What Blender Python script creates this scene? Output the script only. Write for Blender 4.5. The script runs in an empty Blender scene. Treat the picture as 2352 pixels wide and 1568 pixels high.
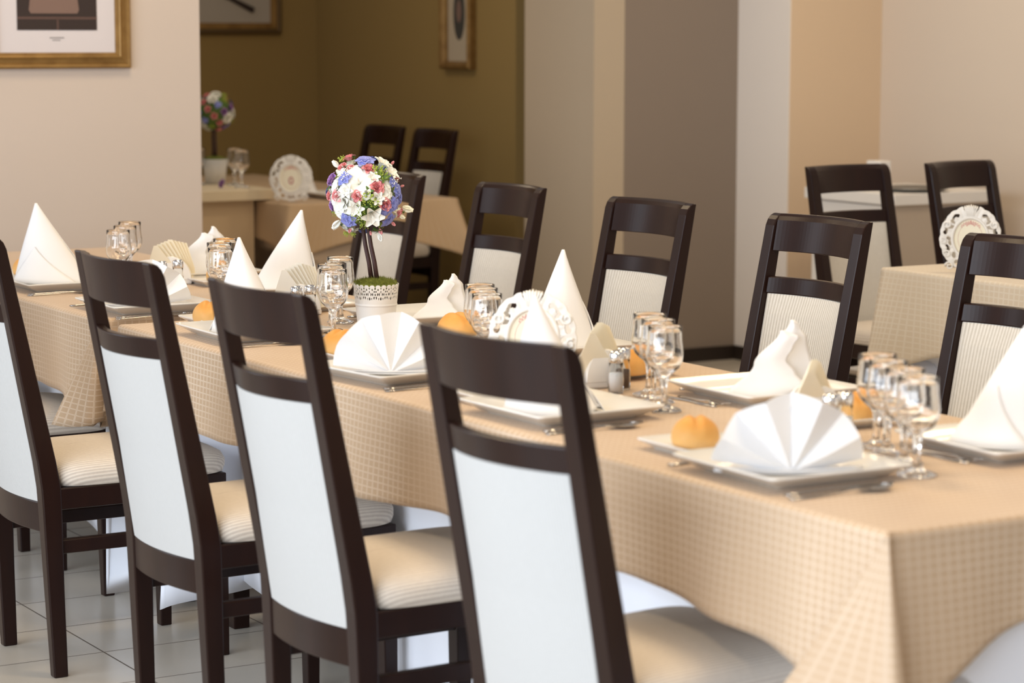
import bpy, bmesh, math, random
from mathutils import Vector, Matrix
random.seed(7)
sc = bpy.context.scene
COL = sc.collection
PI = math.pi

# ---------------------------------------------------------------- camera
CAM = Vector((2.6657, -2.2114, 1.462)); YAW = 0.5377; PITCH = 0.1249; ROLL = 0.0014
fw = Vector((-math.cos(YAW), math.sin(YAW), 0)); rt = Vector((math.sin(YAW), math.cos(YAW), 0)); up = Vector((0, 0, 1))
F = fw*math.cos(PITCH) - up*math.sin(PITCH); U = fw*math.sin(PITCH) + up*math.cos(PITCH)
R_ = rt*math.cos(ROLL) + U*math.sin(ROLL); U_ = U*math.cos(ROLL) - rt*math.sin(ROLL)
cd = bpy.data.cameras.new('camera'); cam = bpy.data.objects.new('camera', cd); COL.objects.link(cam)
M = Matrix.Identity(4)
for i in range(3):
    M[i][0] = R_[i]; M[i][1] = U_[i]; M[i][2] = -F[i]; M[i][3] = CAM[i]
cam.matrix_world = M
cd.sensor_width = 36; cd.lens = 5649/2352*36; cd.clip_start = .05; cd.clip_end = 60
cd.dof.use_dof = True; cd.dof.focus_distance = 5.95; cd.dof.aperture_fstop = 4.0
sc.camera = cam
sc.cycles.max_bounces = 24; sc.cycles.transmission_bounces = 24; sc.cycles.glossy_bounces = 8
# ---------------------------------------------------------------- light and exposure
sc.view_settings.view_transform = 'Standard'; sc.view_settings.look = 'None'
sc.view_settings.exposure = 0.0; sc.view_settings.gamma = 1; sc.view_settings.use_curve_mapping = False
w = bpy.data.worlds.new('world'); sc.world = w; w.use_nodes = True
w.node_tree.nodes['Background'].inputs[0].default_value = (1.0, .92, .86, 1)
w.node_tree.nodes['Background'].inputs[1].default_value = .36

def area(name, loc, target, sx, sy, power, col, spread=180):
    l = bpy.data.lights.new(name, 'AREA'); l.shape = 'RECTANGLE'; l.size = sx; l.size_y = sy
    l.energy = power; l.color = col; l.spread = math.radians(spread)
    o = bpy.data.objects.new(name, l); COL.objects.link(o); o.location = loc
    d = Vector(target) - Vector(loc)
    o.rotation_euler = d.to_track_quat('-Z', 'Y').to_euler()
    return o
area('window_daylight', (.6, -4.6, 1.7), (-.4, 0, .9), 7.5, 2.3, 440, (.80, .89, 1.0))
area('added_side_daylight', (-5.58, -2.3, 1.75), (0, -2.0, 1.4), 3.0, 1.9, 65, (.78, .88, 1.0))  # unseen daylight source, added for the bluish sheen on far chair rails
for i, (x, y, p) in enumerate([(.1, .7, 22), (-1.5, .6, 20), (-.9, -1.1, 11), (-3.0, .3, 15), (-4.6, .9, 15), (-3.0, 3.2, 16), (-4.9, 3.6, 13), (-7.4, 2.2, 9)]):
    area('ceiling_lamp_light', (x, y, 2.75), (x, y, 0), .5, .5, p, (1.0, .78, .50))

# ---------------------------------------------------------------- helpers
def link(name, me, mat=None, parent=None, loc=None, rot=None, smooth=False):
    o = bpy.data.objects.new(name, me); COL.objects.link(o)
    if mat is not None and not me.materials: me.materials.append(mat)
    if smooth:
        for p in me.polygons: p.use_smooth = True
    if parent is not None: o.parent = parent
    if loc is not None: o.location = loc
    if rot is not None: o.rotation_euler = rot
    return o
def mesh(name, vs, fs, mat=None, parent=None, loc=None, rot=None, smooth=False):
    me = bpy.data.meshes.new(name); me.from_pydata([tuple(v) for v in vs], [], fs); me.update()
    bm = bmesh.new(); bm.from_mesh(me); bmesh.ops.recalc_face_normals(bm, faces=bm.faces); bm.to_mesh(me); bm.free()
    return link(name, me, mat, parent, loc, rot, smooth)
def tag(o, label=None, cat=None, group=None, kind=None):
    if label: o['label'] = label
    if cat: o['category'] = cat
    if group: o['group'] = group
    if kind: o['kind'] = kind
    return o
def empty(name, loc=(0, 0, 0), rz=0):
    o = bpy.data.objects.new(name, None); COL.objects.link(o); o.location = loc; o.rotation_euler = (0, 0, rz)
    o.empty_display_size = .1
    return o
def copy_tree(o, parent=None):
    c = o.copy(); COL.objects.link(c); c.parent = parent
    for ch in list(o.children): copy_tree(ch, c)
    return c
def bevel(o, wd, seg=2):
    m = o.modifiers.new('bevel', 'BEVEL'); m.width = wd; m.segments = seg; m.limit_method = 'ANGLE'; return o
def solid(o, t, off=0):
    m = o.modifiers.new('solid', 'SOLIDIFY'); m.thickness = t; m.offset = off; return o
def subs(o, n=1):
    m = o.modifiers.new('sub', 'SUBSURF'); m.levels = n; m.render_levels = n; return o
class MB:
    def __init__(s): s.v = []; s.f = []
    def box(s, x0, x1, y0, y1, z0, z1):
        n = len(s.v)
        s.v += [(x, y, z) for z in (z0, z1) for y in (y0, y1) for x in (x0, x1)]
        s.f += [tuple(n+i for i in q) for q in ((0, 2, 3, 1), (4, 5, 7, 6), (0, 1, 5, 4), (2, 6, 7, 3), (0, 4, 6, 2), (1, 3, 7, 5))]
    def loft(s, rings, cap=True, closed=True):
        n = len(s.v); k = len(rings[0])
        for r in rings: s.v += [tuple(p) for p in r]
        for i in range(len(rings)-1):
            for j in range(k if closed else k-1):
                a = n+i*k+j; b = n+i*k+(j+1) % k
                s.f.append((a, b, b+k, a+k))
        if cap:
            s.f.append(tuple(n+j for j in range(k))[::-1]); m = n+(len(rings)-1)*k
            s.f.append(tuple(m+j for j in range(k)))
    def tube(s, pts, r, k=6, cap=True):
        rings = []
        for i, p in enumerate(pts):
            p = Vector(p); a = Vector(pts[max(i-1, 0)]); b = Vector(pts[min(i+1, len(pts)-1)])
            t = (b-a).normalized(); u = t.cross(Vector((.13, .21, .97))).normalized()
            if u.length < .1: u = t.cross(Vector((1, 0, 0))).normalized()
            q = t.cross(u); rr = r[i] if isinstance(r, (list, tuple)) else r
            rings.append([p + u*rr*math.cos(2*PI*j/k) + q*rr*math.sin(2*PI*j/k) for j in range(k)])
        s.loft(rings, cap)
    def lathe(s, prof, k=32, fn=None):
        rings = []
        for (r, z) in prof:
            ring = []
            for j in range(k):
                a = 2*PI*j/k; rr = r*(fn(a, r, z) if fn else 1)
                ring.append((rr*math.cos(a), rr*math.sin(a), z))
            rings.append(ring)
        s.loft(rings, cap=True)
    def build(s, name, mat, parent=None, loc=None, rot=None, smooth=False):
        return mesh(name, s.v, s.f, mat, parent, loc, rot, smooth)

# ---------------------------------------------------------------- materials
def mat(name, col, rough=.6, metal=0, spec=.5, **kw):
    m = bpy.data.materials.new(name); m.use_nodes = True
    b = m.node_tree.nodes['Principled BSDF']
    b.inputs['Base Color'].default_value = (*col, 1); b.inputs['Roughness'].default_value = rough
    b.inputs['Metallic'].default_value = metal; b.inputs['Specular IOR Level'].default_value = spec
    for k, v in kw.items():
        b.inputs[k.replace('_', ' ')].default_value = v
    return m
def nd(m, t, **kw):
    n = m.node_tree.nodes.new(t)
    for k, v in kw.items(): setattr(n, k, v)
    return n
def lk(m, a, b): m.node_tree.links.new(a, b)
def bs(m): return m.node_tree.nodes['Principled BSDF']
def vary(m, c0, c1, scale=3, detail=3, stretch=(1, 1, 1), bump=0, bscale=None):
    tc = nd(m, 'ShaderNodeTexCoord'); mp = nd(m, 'ShaderNodeMapping'); mp.inputs['Scale'].default_value = stretch
    nz = nd(m, 'ShaderNodeTexNoise'); nz.inputs['Scale'].default_value = scale; nz.inputs['Detail'].default_value = detail
    cr = nd(m, 'ShaderNodeMix', data_type='RGBA')
    lk(m, tc.outputs['Object'], mp.inputs[0]); lk(m, mp.outputs[0], nz.inputs['Vector'])
    lk(m, nz.outputs['Fac'], cr.inputs['Factor'])
    cr.inputs['A'].default_value = (*c0, 1); cr.inputs['B'].default_value = (*c1, 1)
    lk(m, cr.outputs['Result'], bs(m).inputs['Base Color'])
    if bump:
        n2 = nd(m, 'ShaderNodeTexNoise'); n2.inputs['Scale'].default_value = bscale or scale*8
        lk(m, mp.outputs[0], n2.inputs['Vector'])
        bp = nd(m, 'ShaderNodeBump'); bp.inputs['Strength'].default_value = bump; bp.inputs['Distance'].default_value = .002
        lk(m, n2.outputs['Fac'], bp.inputs['Height']); lk(m, bp.outputs[0], bs(m).inputs['Normal'])
    return m
def mth(m, op, a, b=None, c=None):
    n = nd(m, 'ShaderNodeMath', operation=op)
    for i, v in enumerate((a, b, c)):
        if v is None: continue
        if isinstance(v, (int, float)): n.inputs[i].default_value = v
        else: lk(m, v, n.inputs[i])
    return n.outputs[0]

WOOD = mat('dark_stained_wood', (.018, .008, .006), .30, spec=.22, Coat_Weight=.04, Coat_Roughness=.2)
vary(WOOD, (.010, .0042, .0038), (.022, .008, .005), 4, 3, (6, 6, .7), .02, 60)
WALLC = {}
def wallmat(name, c, r=.75):
    m = mat(name, c, r, spec=.25)
    return vary(m, tuple(x*.97 for x in c), tuple(min(1, x*1.03) for x in c), 1.2, 2, (1, 1, 1), .12, 220)
W_LEFT = wallmat('rose_beige_wall_paint', (.60, .515, .45))
W_NICHE = wallmat('olive_brown_wall_paint', (.30, .205, .075))  # olive brown paint, made darker to carry the niche's lack of light
W_SHADED = wallmat('taupe_wall_paint', (.25, .20, .16))  # same paint as the pillar side, darkened to hold this wall's shade
W_PILLAR_SHADE = wallmat('shaded_pillar_paint', (.68, .52, .36))
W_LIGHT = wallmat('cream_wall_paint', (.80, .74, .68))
W_RIGHT = wallmat('pale_beige_wall_paint', (.66, .57, .48))
W_COLUMN = wallmat('warm_beige_column_paint', (.48, .39, .285))
BASEB = mat('dark_brown_baseboard', (.02, .012, .008), .5)
CERAM = mat('white_glazed_ceramic', (.80, .78, .74), .12, spec=.6)
NAPK = mat('white_linen_napkin', (.86, .86, .87), .85, spec=.2)
vary(NAPK, (.84, .84, .855), (.89, .885, .88), 9, 2, (1, 1, 1), .2, 900)
DIMC = mat('dimmed_undercloth', (.45, .35, .26), .85, spec=.2)  # white cloth with the niche's dimness put into its colour
PAPER = mat('cream_paper_napkin', (.86, .79, .62), .85, spec=.2)
PAPW = mat('ivory_paper_napkin', (.84, .81, .72), .85, spec=.2)
WHITEC = mat('white_undercloth', (.74, .76, .84), .85, spec=.2)
vary(WHITEC, (.82, .84, .92), (.87, .89, .94), 5, 2)
STEEL = mat('polished_steel', (.50, .48, .46), .16, 1)
CHROME = mat('chrome', (.85, .85, .86), .1, 1)
GLASS = mat('clear_glass', (1, 1, 1), .015, spec=.5, Transmission_Weight=1.0, IOR=1.47)
GLASSP = mat('shaker_glass', (.97, .98, .98), .03, spec=.5, Transmission_Weight=1.0, IOR=1.12)
SALT = mat('white_salt', (.88, .87, .86), .9)
PEPPER = mat('ground_pepper', (.20, .14, .10), .9)
GOLD = mat('antique_gold_frame', (.42, .25, .08), .42, .6)
vary(GOLD, (.17, .085, .022), (.42, .26, .09), 20, 4, (1, 1, 1), .4, 120)
DGOLD = mat('brown_gilt_frame', (.13, .08, .03), .45, .4)
MATB = mat('picture_mat_board', (.66, .62, .64), .8)
CREAM = mat('cream_enamel', (.82, .76, .58), .35)
FRAMEW = mat('white_carved_frame', (.84, .82, .78), .4)
RED = mat('red_ornament_ink', (.55, .03, .03), .5)
CRIM = mat('crimson_print', (.38, .004, .04), .5)
BLACK = mat('black_print', (.02, .015, .015), .6)
COUNT = mat('white_laminate', (.80, .78, .75), .35)
COUNTB = mat('shaded_cabinet_side', (.50, .42, .34), .5)  # white cabinet's side away from the window, shade mixed into the colour
GREYM = mat('grey_metal_tray', (.25, .24, .22), .3, .8)
BREADM = mat('golden_bread_crust', (.75, .38, .08), .5, spec=.35, Subsurface_Weight=.15, Subsurface_Radius=(.02, .01, .004), Subsurface_Scale=.5)
def bread_nodes(m):
    tc = nd(m, 'ShaderNodeTexCoord'); sp = nd(m, 'ShaderNodeSeparateXYZ'); lk(m, tc.outputs['Object'], sp.inputs[0])
    nz = nd(m, 'ShaderNodeTexNoise'); nz.inputs['Scale'].default_value = 30; lk(m, tc.outputs['Object'], nz.inputs['Vector'])
    z = mth(m, 'MULTIPLY_ADD', nz.outputs['Fac'], .02, mth(m, 'ADD', sp.outputs['Z'], -.01))
    r = nd(m, 'ShaderNodeValToRGB'); e = r.color_ramp.elements
    e[0].position = .0; e[0].color = (.80, .55, .26, 1); e[1].position = 1; e[1].color = (.70, .33, .07, 1)
    x = e.new(.45); x.color = (.80, .47, .16, 1)
    lk(m, mth(m, 'MULTIPLY', z, 22), r.inputs[0]); lk(m, r.outputs[0], bs(m).inputs['Base Color'])
bread_nodes(BREADM)

def stripe_fabric(name, seat, ca, cb, pitch):
    m = mat(name, ca, .9, spec=.15)
    tc = nd(m, 'ShaderNodeTexCoord'); sp = nd(m, 'ShaderNodeSeparateXYZ'); lk(m, tc.outputs['Object'], sp.inputs[0])
    if seat: u = mth(m, 'SUBTRACT', mth(m, 'ABSOLUTE', sp.outputs['X']), sp.outputs['Z'])
    else: u = sp.outputs['X']
    nz = nd(m, 'ShaderNodeTexNoise'); nz.inputs['Scale'].default_value = 120; lk(m, tc.outputs['Object'], nz.inputs['Vector'])
    s = mth(m, 'SINE', mth(m, 'MULTIPLY', u, 2*PI/pitch))
    s = mth(m, 'MULTIPLY_ADD', s, .5, .5)
    s2 = mth(m, 'ADD', mth(m, 'MULTIPLY', s, .75), mth(m, 'MULTIPLY', nz.outputs['Fac'], .35))
    mx = nd(m, 'ShaderNodeMix', data_type='RGBA'); lk(m, s2, mx.inputs['Factor'])
    mx.inputs['A'].default_value = (*ca, 1); mx.inputs['B'].default_value = (*cb, 1)
    lk(m, mx.outputs['Result'], bs(m).inputs['Base Color'])
    bp = nd(m, 'ShaderNodeBump'); bp.inputs['Strength'].default_value = .35; bp.inputs['Distance'].default_value = .0015
    lk(m, s, bp.inputs['Height']); lk(m, bp.outputs[0], bs(m).inputs['Normal'])
    return m
FAB_SEAT = stripe_fabric('striped_seat_fabric', True, (.50, .43, .37), (.74, .67, .58), .0088)
FAB_BACK = stripe_fabric('striped_panel_fabric', False, (.48, .45, .40), (.72, .70, .655), .0086)
FAB_REAR = stripe_fabric('fine_ribbed_rear_fabric', False, (.455, .45, .435), (.52, .52, .51), .0052)

def damask(name, base, line, px=.0185, pz=.0135):
    m = mat(name, base, .5, spec=.35, Sheen_Weight=.1)
    uv = nd(m, 'ShaderNodeUVMap'); sp = nd(m, 'ShaderNodeSeparateXYZ'); lk(m, uv.outputs[0], sp.inputs[0])
    def tri(o, p):
        a = mth(m, 'FRACT', mth(m, 'DIVIDE', o, p)); return mth(m, 'ABSOLUTE', mth(m, 'SUBTRACT', a, .5))
    d = mth(m, 'MAXIMUM', tri(sp.outputs['X'], px), tri(sp.outputs['Y'], pz))
    ln = mth(m, 'MULTIPLY', mth(m, 'SUBTRACT', d, .36), 9.0)
    n = nd(m, 'ShaderNodeClamp'); lk(m, ln, n.inputs[0])
    edge = mth(m, 'MULTIPLY', mth(m, 'GREATER_THAN', d, .478), -.8)
    fac = mth(m, 'MAXIMUM', mth(m, 'ADD', n.outputs[0], edge), 0)
    # broad noise bands where the grid's line colour, gloss and bump fade
    nz = nd(m, 'ShaderNodeTexNoise'); nz.inputs['Scale'].default_value = 3; lk(m, uv.outputs[0], nz.inputs['Vector'])
    fac = mth(m, 'MULTIPLY', fac, mth(m, 'MULTIPLY_ADD', nz.outputs['Fac'], 2.0, -.35))
    mx = nd(m, 'ShaderNodeMix', data_type='RGBA'); lk(m, fac, mx.inputs['Factor'])
    mx.inputs['A'].default_value = (*base, 1); mx.inputs['B'].default_value = (*line, 1)
    lk(m, mx.outputs['Result'], bs(m).inputs['Base Color'])
    lk(m, mth(m, 'MULTIPLY_ADD', fac, -.16, .55), bs(m).inputs['Roughness'])
    bp = nd(m, 'ShaderNodeBump'); bp.inputs['Strength'].default_value = .25; bp.inputs['Distance'].default_value = .001
    lk(m, fac, bp.inputs['Height']); lk(m, bp.outputs[0], bs(m).inputs['Normal'])
    return m
CLOTH = damask('beige_damask', (.54, .385, .25), (.78, .65, .51))
CLOTH3 = damask('cream_damask', (.70, .60, .47), (.82, .76, .66), .021, .017)
CLOTH4 = damask('brown_damask', (.52, .36, .21), (.56, .42, .28))

def floor_mat():
    m = mat('grey_beige_floor_tiles', (.36, .32, .27), .22, spec=.5)
    tc = nd(m, 'ShaderNodeTexCoord'); sp = nd(m, 'ShaderNodeSeparateXYZ'); lk(m, tc.outputs['Object'], sp.inputs[0])
    def g(o, off, p, wd):
        a = mth(m, 'FRACT', mth(m, 'DIVIDE', mth(m, 'ADD', o, off), p)); a = mth(m, 'ABSOLUTE', mth(m, 'SUBTRACT', a, .5))
        return mth(m, 'GREATER_THAN', a, .5-wd/p)
    gr = mth(m, 'MAXIMUM', g(sp.outputs['X'], 3.02+.57*5, .285, .0022), g(sp.outputs['Y'], .12+.445*20, .445, .0022))
    nz = nd(m, 'ShaderNodeTexNoise'); nz.inputs['Scale'].default_value = 2.2; nz.inputs['Detail'].default_value = 4
    lk(m, tc.outputs['Object'], nz.inputs['Vector'])
    mx = nd(m, 'ShaderNodeMix', data_type='RGBA'); lk(m, nz.outputs['Fac'], mx.inputs['Factor'])
    mx.inputs['A'].default_value = (.54, .485, .41, 1); mx.inputs['B'].default_value = (.62, .57, .49, 1)
    m2 = nd(m, 'ShaderNodeMix', data_type='RGBA'); lk(m, gr, m2.inputs['Factor']); lk(m, mx.outputs['Result'], m2.inputs['A'])
    m2.inputs['B'].default_value = (.14, .115, .09, 1)
    lk(m, m2.outputs['Result'], bs(m).inputs['Base Color'])
    lk(m, mth(m, 'MULTIPLY_ADD', gr, .5, .24), bs(m).inputs['Roughness'])
    return m
FLOOR = floor_mat()

# ---------------------------------------------------------------- room shell
def struct(name, boxes, m):
    b = MB()
    for q in boxes: b.box(*q)
    o = b.build(name, m); o['kind'] = 'structure'; return o
HW = 2.9
struct('floor', [(-11, 4.2, -5.2, 7.2, -.1, 0)], FLOOR)
struct('wall_left', [(-5.75, -5.6, -5.2, 1.402, 0, HW)], W_LEFT)
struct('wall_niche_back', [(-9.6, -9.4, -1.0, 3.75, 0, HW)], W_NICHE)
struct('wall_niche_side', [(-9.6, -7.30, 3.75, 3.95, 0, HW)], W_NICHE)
struct('wall_column', [(-6.876, -6.299, 3.543, 3.70, 0, HW)], W_COLUMN)
struct('wall_back', [(-6.6, -6.30, 3.70, 4.306, 0, HW)], W_SHADED)
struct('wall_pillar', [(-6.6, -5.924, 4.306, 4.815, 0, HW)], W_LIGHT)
# pillar side turned from the window, its shade put into the colour
struct('wall_pillar_face', [(-5.930, -5.9235, 4.312, 4.815, 0, HW)], W_PILLAR_SHADE)
struct('wall_right', [(-5.9235, 4.2, 4.815, 5.0, 0, HW)], W_RIGHT)
struct('baseboard_back', [(-6.30, -6.287, 3.545, 4.304, 0, .062)], BASEB)
struct('baseboard_right', [(-5.92, 4.0, 4.802, 4.815, 0, .062)], BASEB)
struct('baseboard_pillar', [(-6.285, -5.915, 4.293, 4.306, 0, .062)], BASEB)
struct('baseboard_niche', [(-9.387, -7.3, 3.737, 3.75, 0, .062)], BASEB)

# ---------------------------------------------------------------- tables with cloths
def table(name, x0, x1, y0, y1, z, label, legs=True):
    t = empty(name, ((x0+x1)/2, (y0+y1)/2, 0)); tag(t, label, 'table')
    a, b = (x1-x0)/2-.02, (y1-y0)/2-.02
    m = MB(); m.box(-a, a, -b, b, z-.035, z-.006); bevel(m.build('tabletop', WOOD, t), .003)
    for sx in (-1, 1):
        for sy in (-1, 1):
            m = MB(); cx, cy = sx*(a-.08), sy*(b-.24 if b > .3 else b-.1)
            m.loft([[(cx-.03*k, cy-.03*k, zz), (cx+.03*k, cy-.03*k, zz), (cx+.03*k, cy+.03*k, zz), (cx-.03*k, cy+.03*k, zz)] for zz, k in ((0, .7), (z-.036, 1))])
            bevel(m.build('leg', WOOD, t), .003)
    return t
def cloth(name, x0, x1, y0, y1, z, drop, m, label, seed=1, amp=.012, corner=.1, inward=None, hemwave=.008, th=.0016, dipc=.12, cat='tablecloth', gap=0.0, ends=None, pleat=0):
    """draped rectangular cloth: flat top, rounded edge, wavy skirt, fold at each corner"""
    rnd = random.Random(seed); ph = [rnd.uniform(0, 6.28) for _ in range(8)]
    cx, cy = (x0+x1)/2, (y0+y1)/2
    pts = []; L = x1-x0; W = y1-y0; st = .02
    def side(a, b, nrm, n):
        for i in range(n):
            t = i/n; pts.append((a[0]+(b[0]-a[0])*t, a[1]+(b[1]-a[1])*t, nrm))
    nx, ny = max(8, int(L/st)), max(8, int(W/st))
    side((x0, y0), (x1, y0), (0, -1), nx)
    NP = 44
    if pleat:
        for i in range(NP+1): pts.append((x1, y0, ('p', i/NP)))
    side((x1, y0), (x1, y1), (1, 0), ny)
    side((x1, y1), (x0, y1), (0, 1), nx); side((x0, y1), (x0, y0), (-1, 0), ny)
    cor = [(x0, y0), (x1, y0), (x1, y1), (x0, y1)]
    levels = [0, .003, .007, .012, .016, .024] + [.024+(drop-.024)*k/13 for k in range(1, 14)]
    vs = []; uvs = []; s = 0; acc = []
    for i, p in enumerate(pts):
        acc.append(s); q = pts[(i+1) % len(pts)]; s += pleat*2.1/NP if (pleat and p[2][0] == 'p') else 0; s += math.hypot(q[0]-p[0], q[1]-p[1])
    N = len(pts); K = len(levels)
    pk = [(0, 0, 0), (.22, -.004, .010), (.30, -.015, .016), (.40, -1.0, .048), (.46, -1.03, .058), (.52, -.98, .066), (.84, .38, .050), (.91, .55, .036), (.95, .50, .014), (1, .25, .0)]
    def ppath(u):
        for a, b in zip(pk, pk[1:]):
            if u <= b[0]:
                f = (u-a[0])/(b[0]-a[0]); return (a[1]+(b[1]-a[1])*f)*pleat, a[2]+(b[2]-a[2])*f
        return pk[-1][1]*pleat, pk[-1][2]
    for i, (px, py, nr) in enumerate(pts):
        if nr[0] == 'p':
            u = nr[1]; ex, ey = ppath(u); dip = dipc*(.6+.55*math.sin(PI*u)); tot = drop*(1 if u < .8 else 1-(1-(ends or 1))*(u-.8)/.2) + dip
            for k, l in enumerate(levels):
                d = .024+(l-.024)/(drop-.024)*(tot-.024) if l > .024 else l
                t = max(0, (d-.012)/drop); r = .010; a = min(1, l/.016); off = r*math.sin(a*PI/2)-r+gap
                zz = z-(r*(1-math.cos(a*PI/2)) + max(0, d-.016))
                vs.append((px+ex*t+off*.7, py-ey*t-off*.7, zz)); uvs.append((acc[i], -d))
            continue
        si = acc[i]
        c = min(cor, key=lambda c: math.hypot(px-c[0], py-c[1])); dc = math.hypot(px-c[0], py-c[1])
        dg = Vector((c[0]-cx, c[1]-cy)); dg = Vector((math.copysign(1, dg.x), math.copysign(1, dg.y))).normalized()
        on_end = nr[0] != 0
        pc = bool(pleat) and abs(c[0]-x1) < 1e-6 and abs(c[1]-y0) < 1e-6
        dmul = 1.0
        if ends is not None and on_end: dmul = ends
        wave = (math.sin(si*9+ph[0])+.7*math.sin(si*17+ph[1])+.45*math.sin(si*31+ph[2]))
        hem = hemwave*(math.sin(si*4+ph[3])+.6*math.sin(si*9+ph[4]))
        g = 0 if pc else math.exp(-(dc/.075)**2); g2 = 0 if pc else math.exp(-((dc-.16)/.07)**2)
        tot = drop*dmul + hem + dipc*(1 if (pc or not pleat) else .15)*math.exp(-(dc/.16)**2)
        n = Vector(nr)
        if dc < 1e-6: n = dg.copy()
        tang = Vector((c[0]-px, c[1]-py)); tang = tang.normalized() if tang.length > 1e-6 else Vector((0, 0))
        for k, l in enumerate(levels):
            d = .024+(l-.024)/(drop-.024)*(tot-.024) if l > .024 else l
            t = max(0, (d-.02)/drop)
            # rounded edge
            r = .010; a = min(1, l/.016); off = r*math.sin(a*PI/2); zz = z-(r*(1-math.cos(a*PI/2)) + max(0, d-.016))
            o2 = off-r+gap + amp*t*wave*(1-.7*g) + .006*t
            vx = Vector((px, py)) + n*o2 + dg*corner*t*g - n*.022*t*g2*(corner > 0) + tang*.07*t*math.exp(-((dc-.1)/.07)**2)*(corner > 0 and not pc) + (Vector((pleat*.10*t*math.exp(-(dc/.12)**2), 0)) if pc and on_end else Vector((0, 0)))
            if inward:
                zi, dy = inward
                if zz < zi and not (on_end and px > cx): vx = vx - n*min(dy, (zi-zz)*3)
            vs.append((vx.x, vx.y, zz)); uvs.append((si, -d))
    fs = []; fuv = []
    for i in range(N):
        j = (i+1) % N; sj = acc[i]+ (st if j == 0 else acc[j]-acc[i])
        for k in range(K-1):
            fs.append((i*K+k, i*K+k+1, j*K+k+1, j*K+k))
            fuv.append([(acc[i], uvs[i*K+k][1]), (acc[i], uvs[i*K+k+1][1]), (sj, uvs[j*K+k+1][1]), (sj, uvs[j*K+k][1])])
    # top as strips of quads is not needed: one flat face
    tp = [i for i in range(N) if not (pts[i][2][0] == 'p' and pts[i][2][1] > 0)]
    fs.append(tuple(i*K for i in tp)); fuv.append([(vs[i*K][0], vs[i*K][1]) for i in tp])
    me = bpy.data.meshes.new(name); me.from_pydata(vs, [], fs); uvl = me.uv_layers.new(name='UVMap')
    li = 0
    for f in fuv:
        for q in f: uvl.data[li].uv = q; li += 1
    me.update(); o = link(name, me, m, smooth=True)
    me.polygons[len(fs)-1].use_smooth = False
    solid(o, th, -1); tag(o, label, cat); return o

Z1 = .76
table('banquet_table', -2.90, 0, 0, .794, Z1-.004, 'long dark wooden table hidden under the nearest beige cloth')
table('banquet_table', -4.95, -3.03, 0, .794, Z1-.004, 'dark wooden table under the far left beige cloth')
table('side_table', -3.12, -1.3, 2.54, 4.0, Z1-.004, 'table under the cream cloth behind the row of far chairs')
table('niche_table', -8.7, -6.62, 2.24, 3.05, .746, 'table under the brown cloth in the dark niche')
cloth('undercloth', -2.875, -.025, .025, .769, Z1-.0035, .64, WHITEC, 'white undercloth showing below the hem of the nearest beige tablecloth', 3, .005, .02, (.60, .19), .02, .001, .02, ends=1.0)
cloth('undercloth', -4.925, -3.055, .025, .769, Z1-.0035, .67, WHITEC, 'white undercloth showing below the far left beige tablecloth', 4, .005, .02, (.60, .19), .03, .001, .02)
cloth('undercloth', -3.095, -1.325, 2.565, 3.975, Z1-.0035, .6, WHITEC, 'white undercloth below the cream tablecloth on the right side table', 5, .005, .02, (.50, .10), .02, .001, .02)
cloth('undercloth', -8.67, -6.645, 2.265, 2.78, .7465, .6, DIMC, 'white undercloth toned tan for the dim niche, below the brown cloth', 6, .005, .02, (.55, .14), .02, .001, .02)
cloth('tablecloth', -2.90, 0, 0, .794, Z1, .205, CLOTH, 'beige damask tablecloth with square grid weave on the nearest long table', 11, .009, .04, ends=.78, dipc=.10, gap=.003, pleat=.125)
cloth('tablecloth', -4.95, -3.03, 0, .794, Z1, .21, CLOTH, 'beige damask tablecloth with a drooping folded corner on the far left table', 12, .012, .12, dipc=.06, gap=.003, pleat=.10)
cloth('tablecloth', -3.12, -1.3, 2.54, 4.0, Z1, .245, CLOTH3, 'cream damask tablecloth on the side table at the right', 13, .012, .03, gap=.003)
cloth('tablecloth', -8.7, -6.62, 2.24, 3.05, .75, .17, CLOTH4, 'brown tablecloth on the table in the dark niche', 14, .008, .05, gap=.003)

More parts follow.
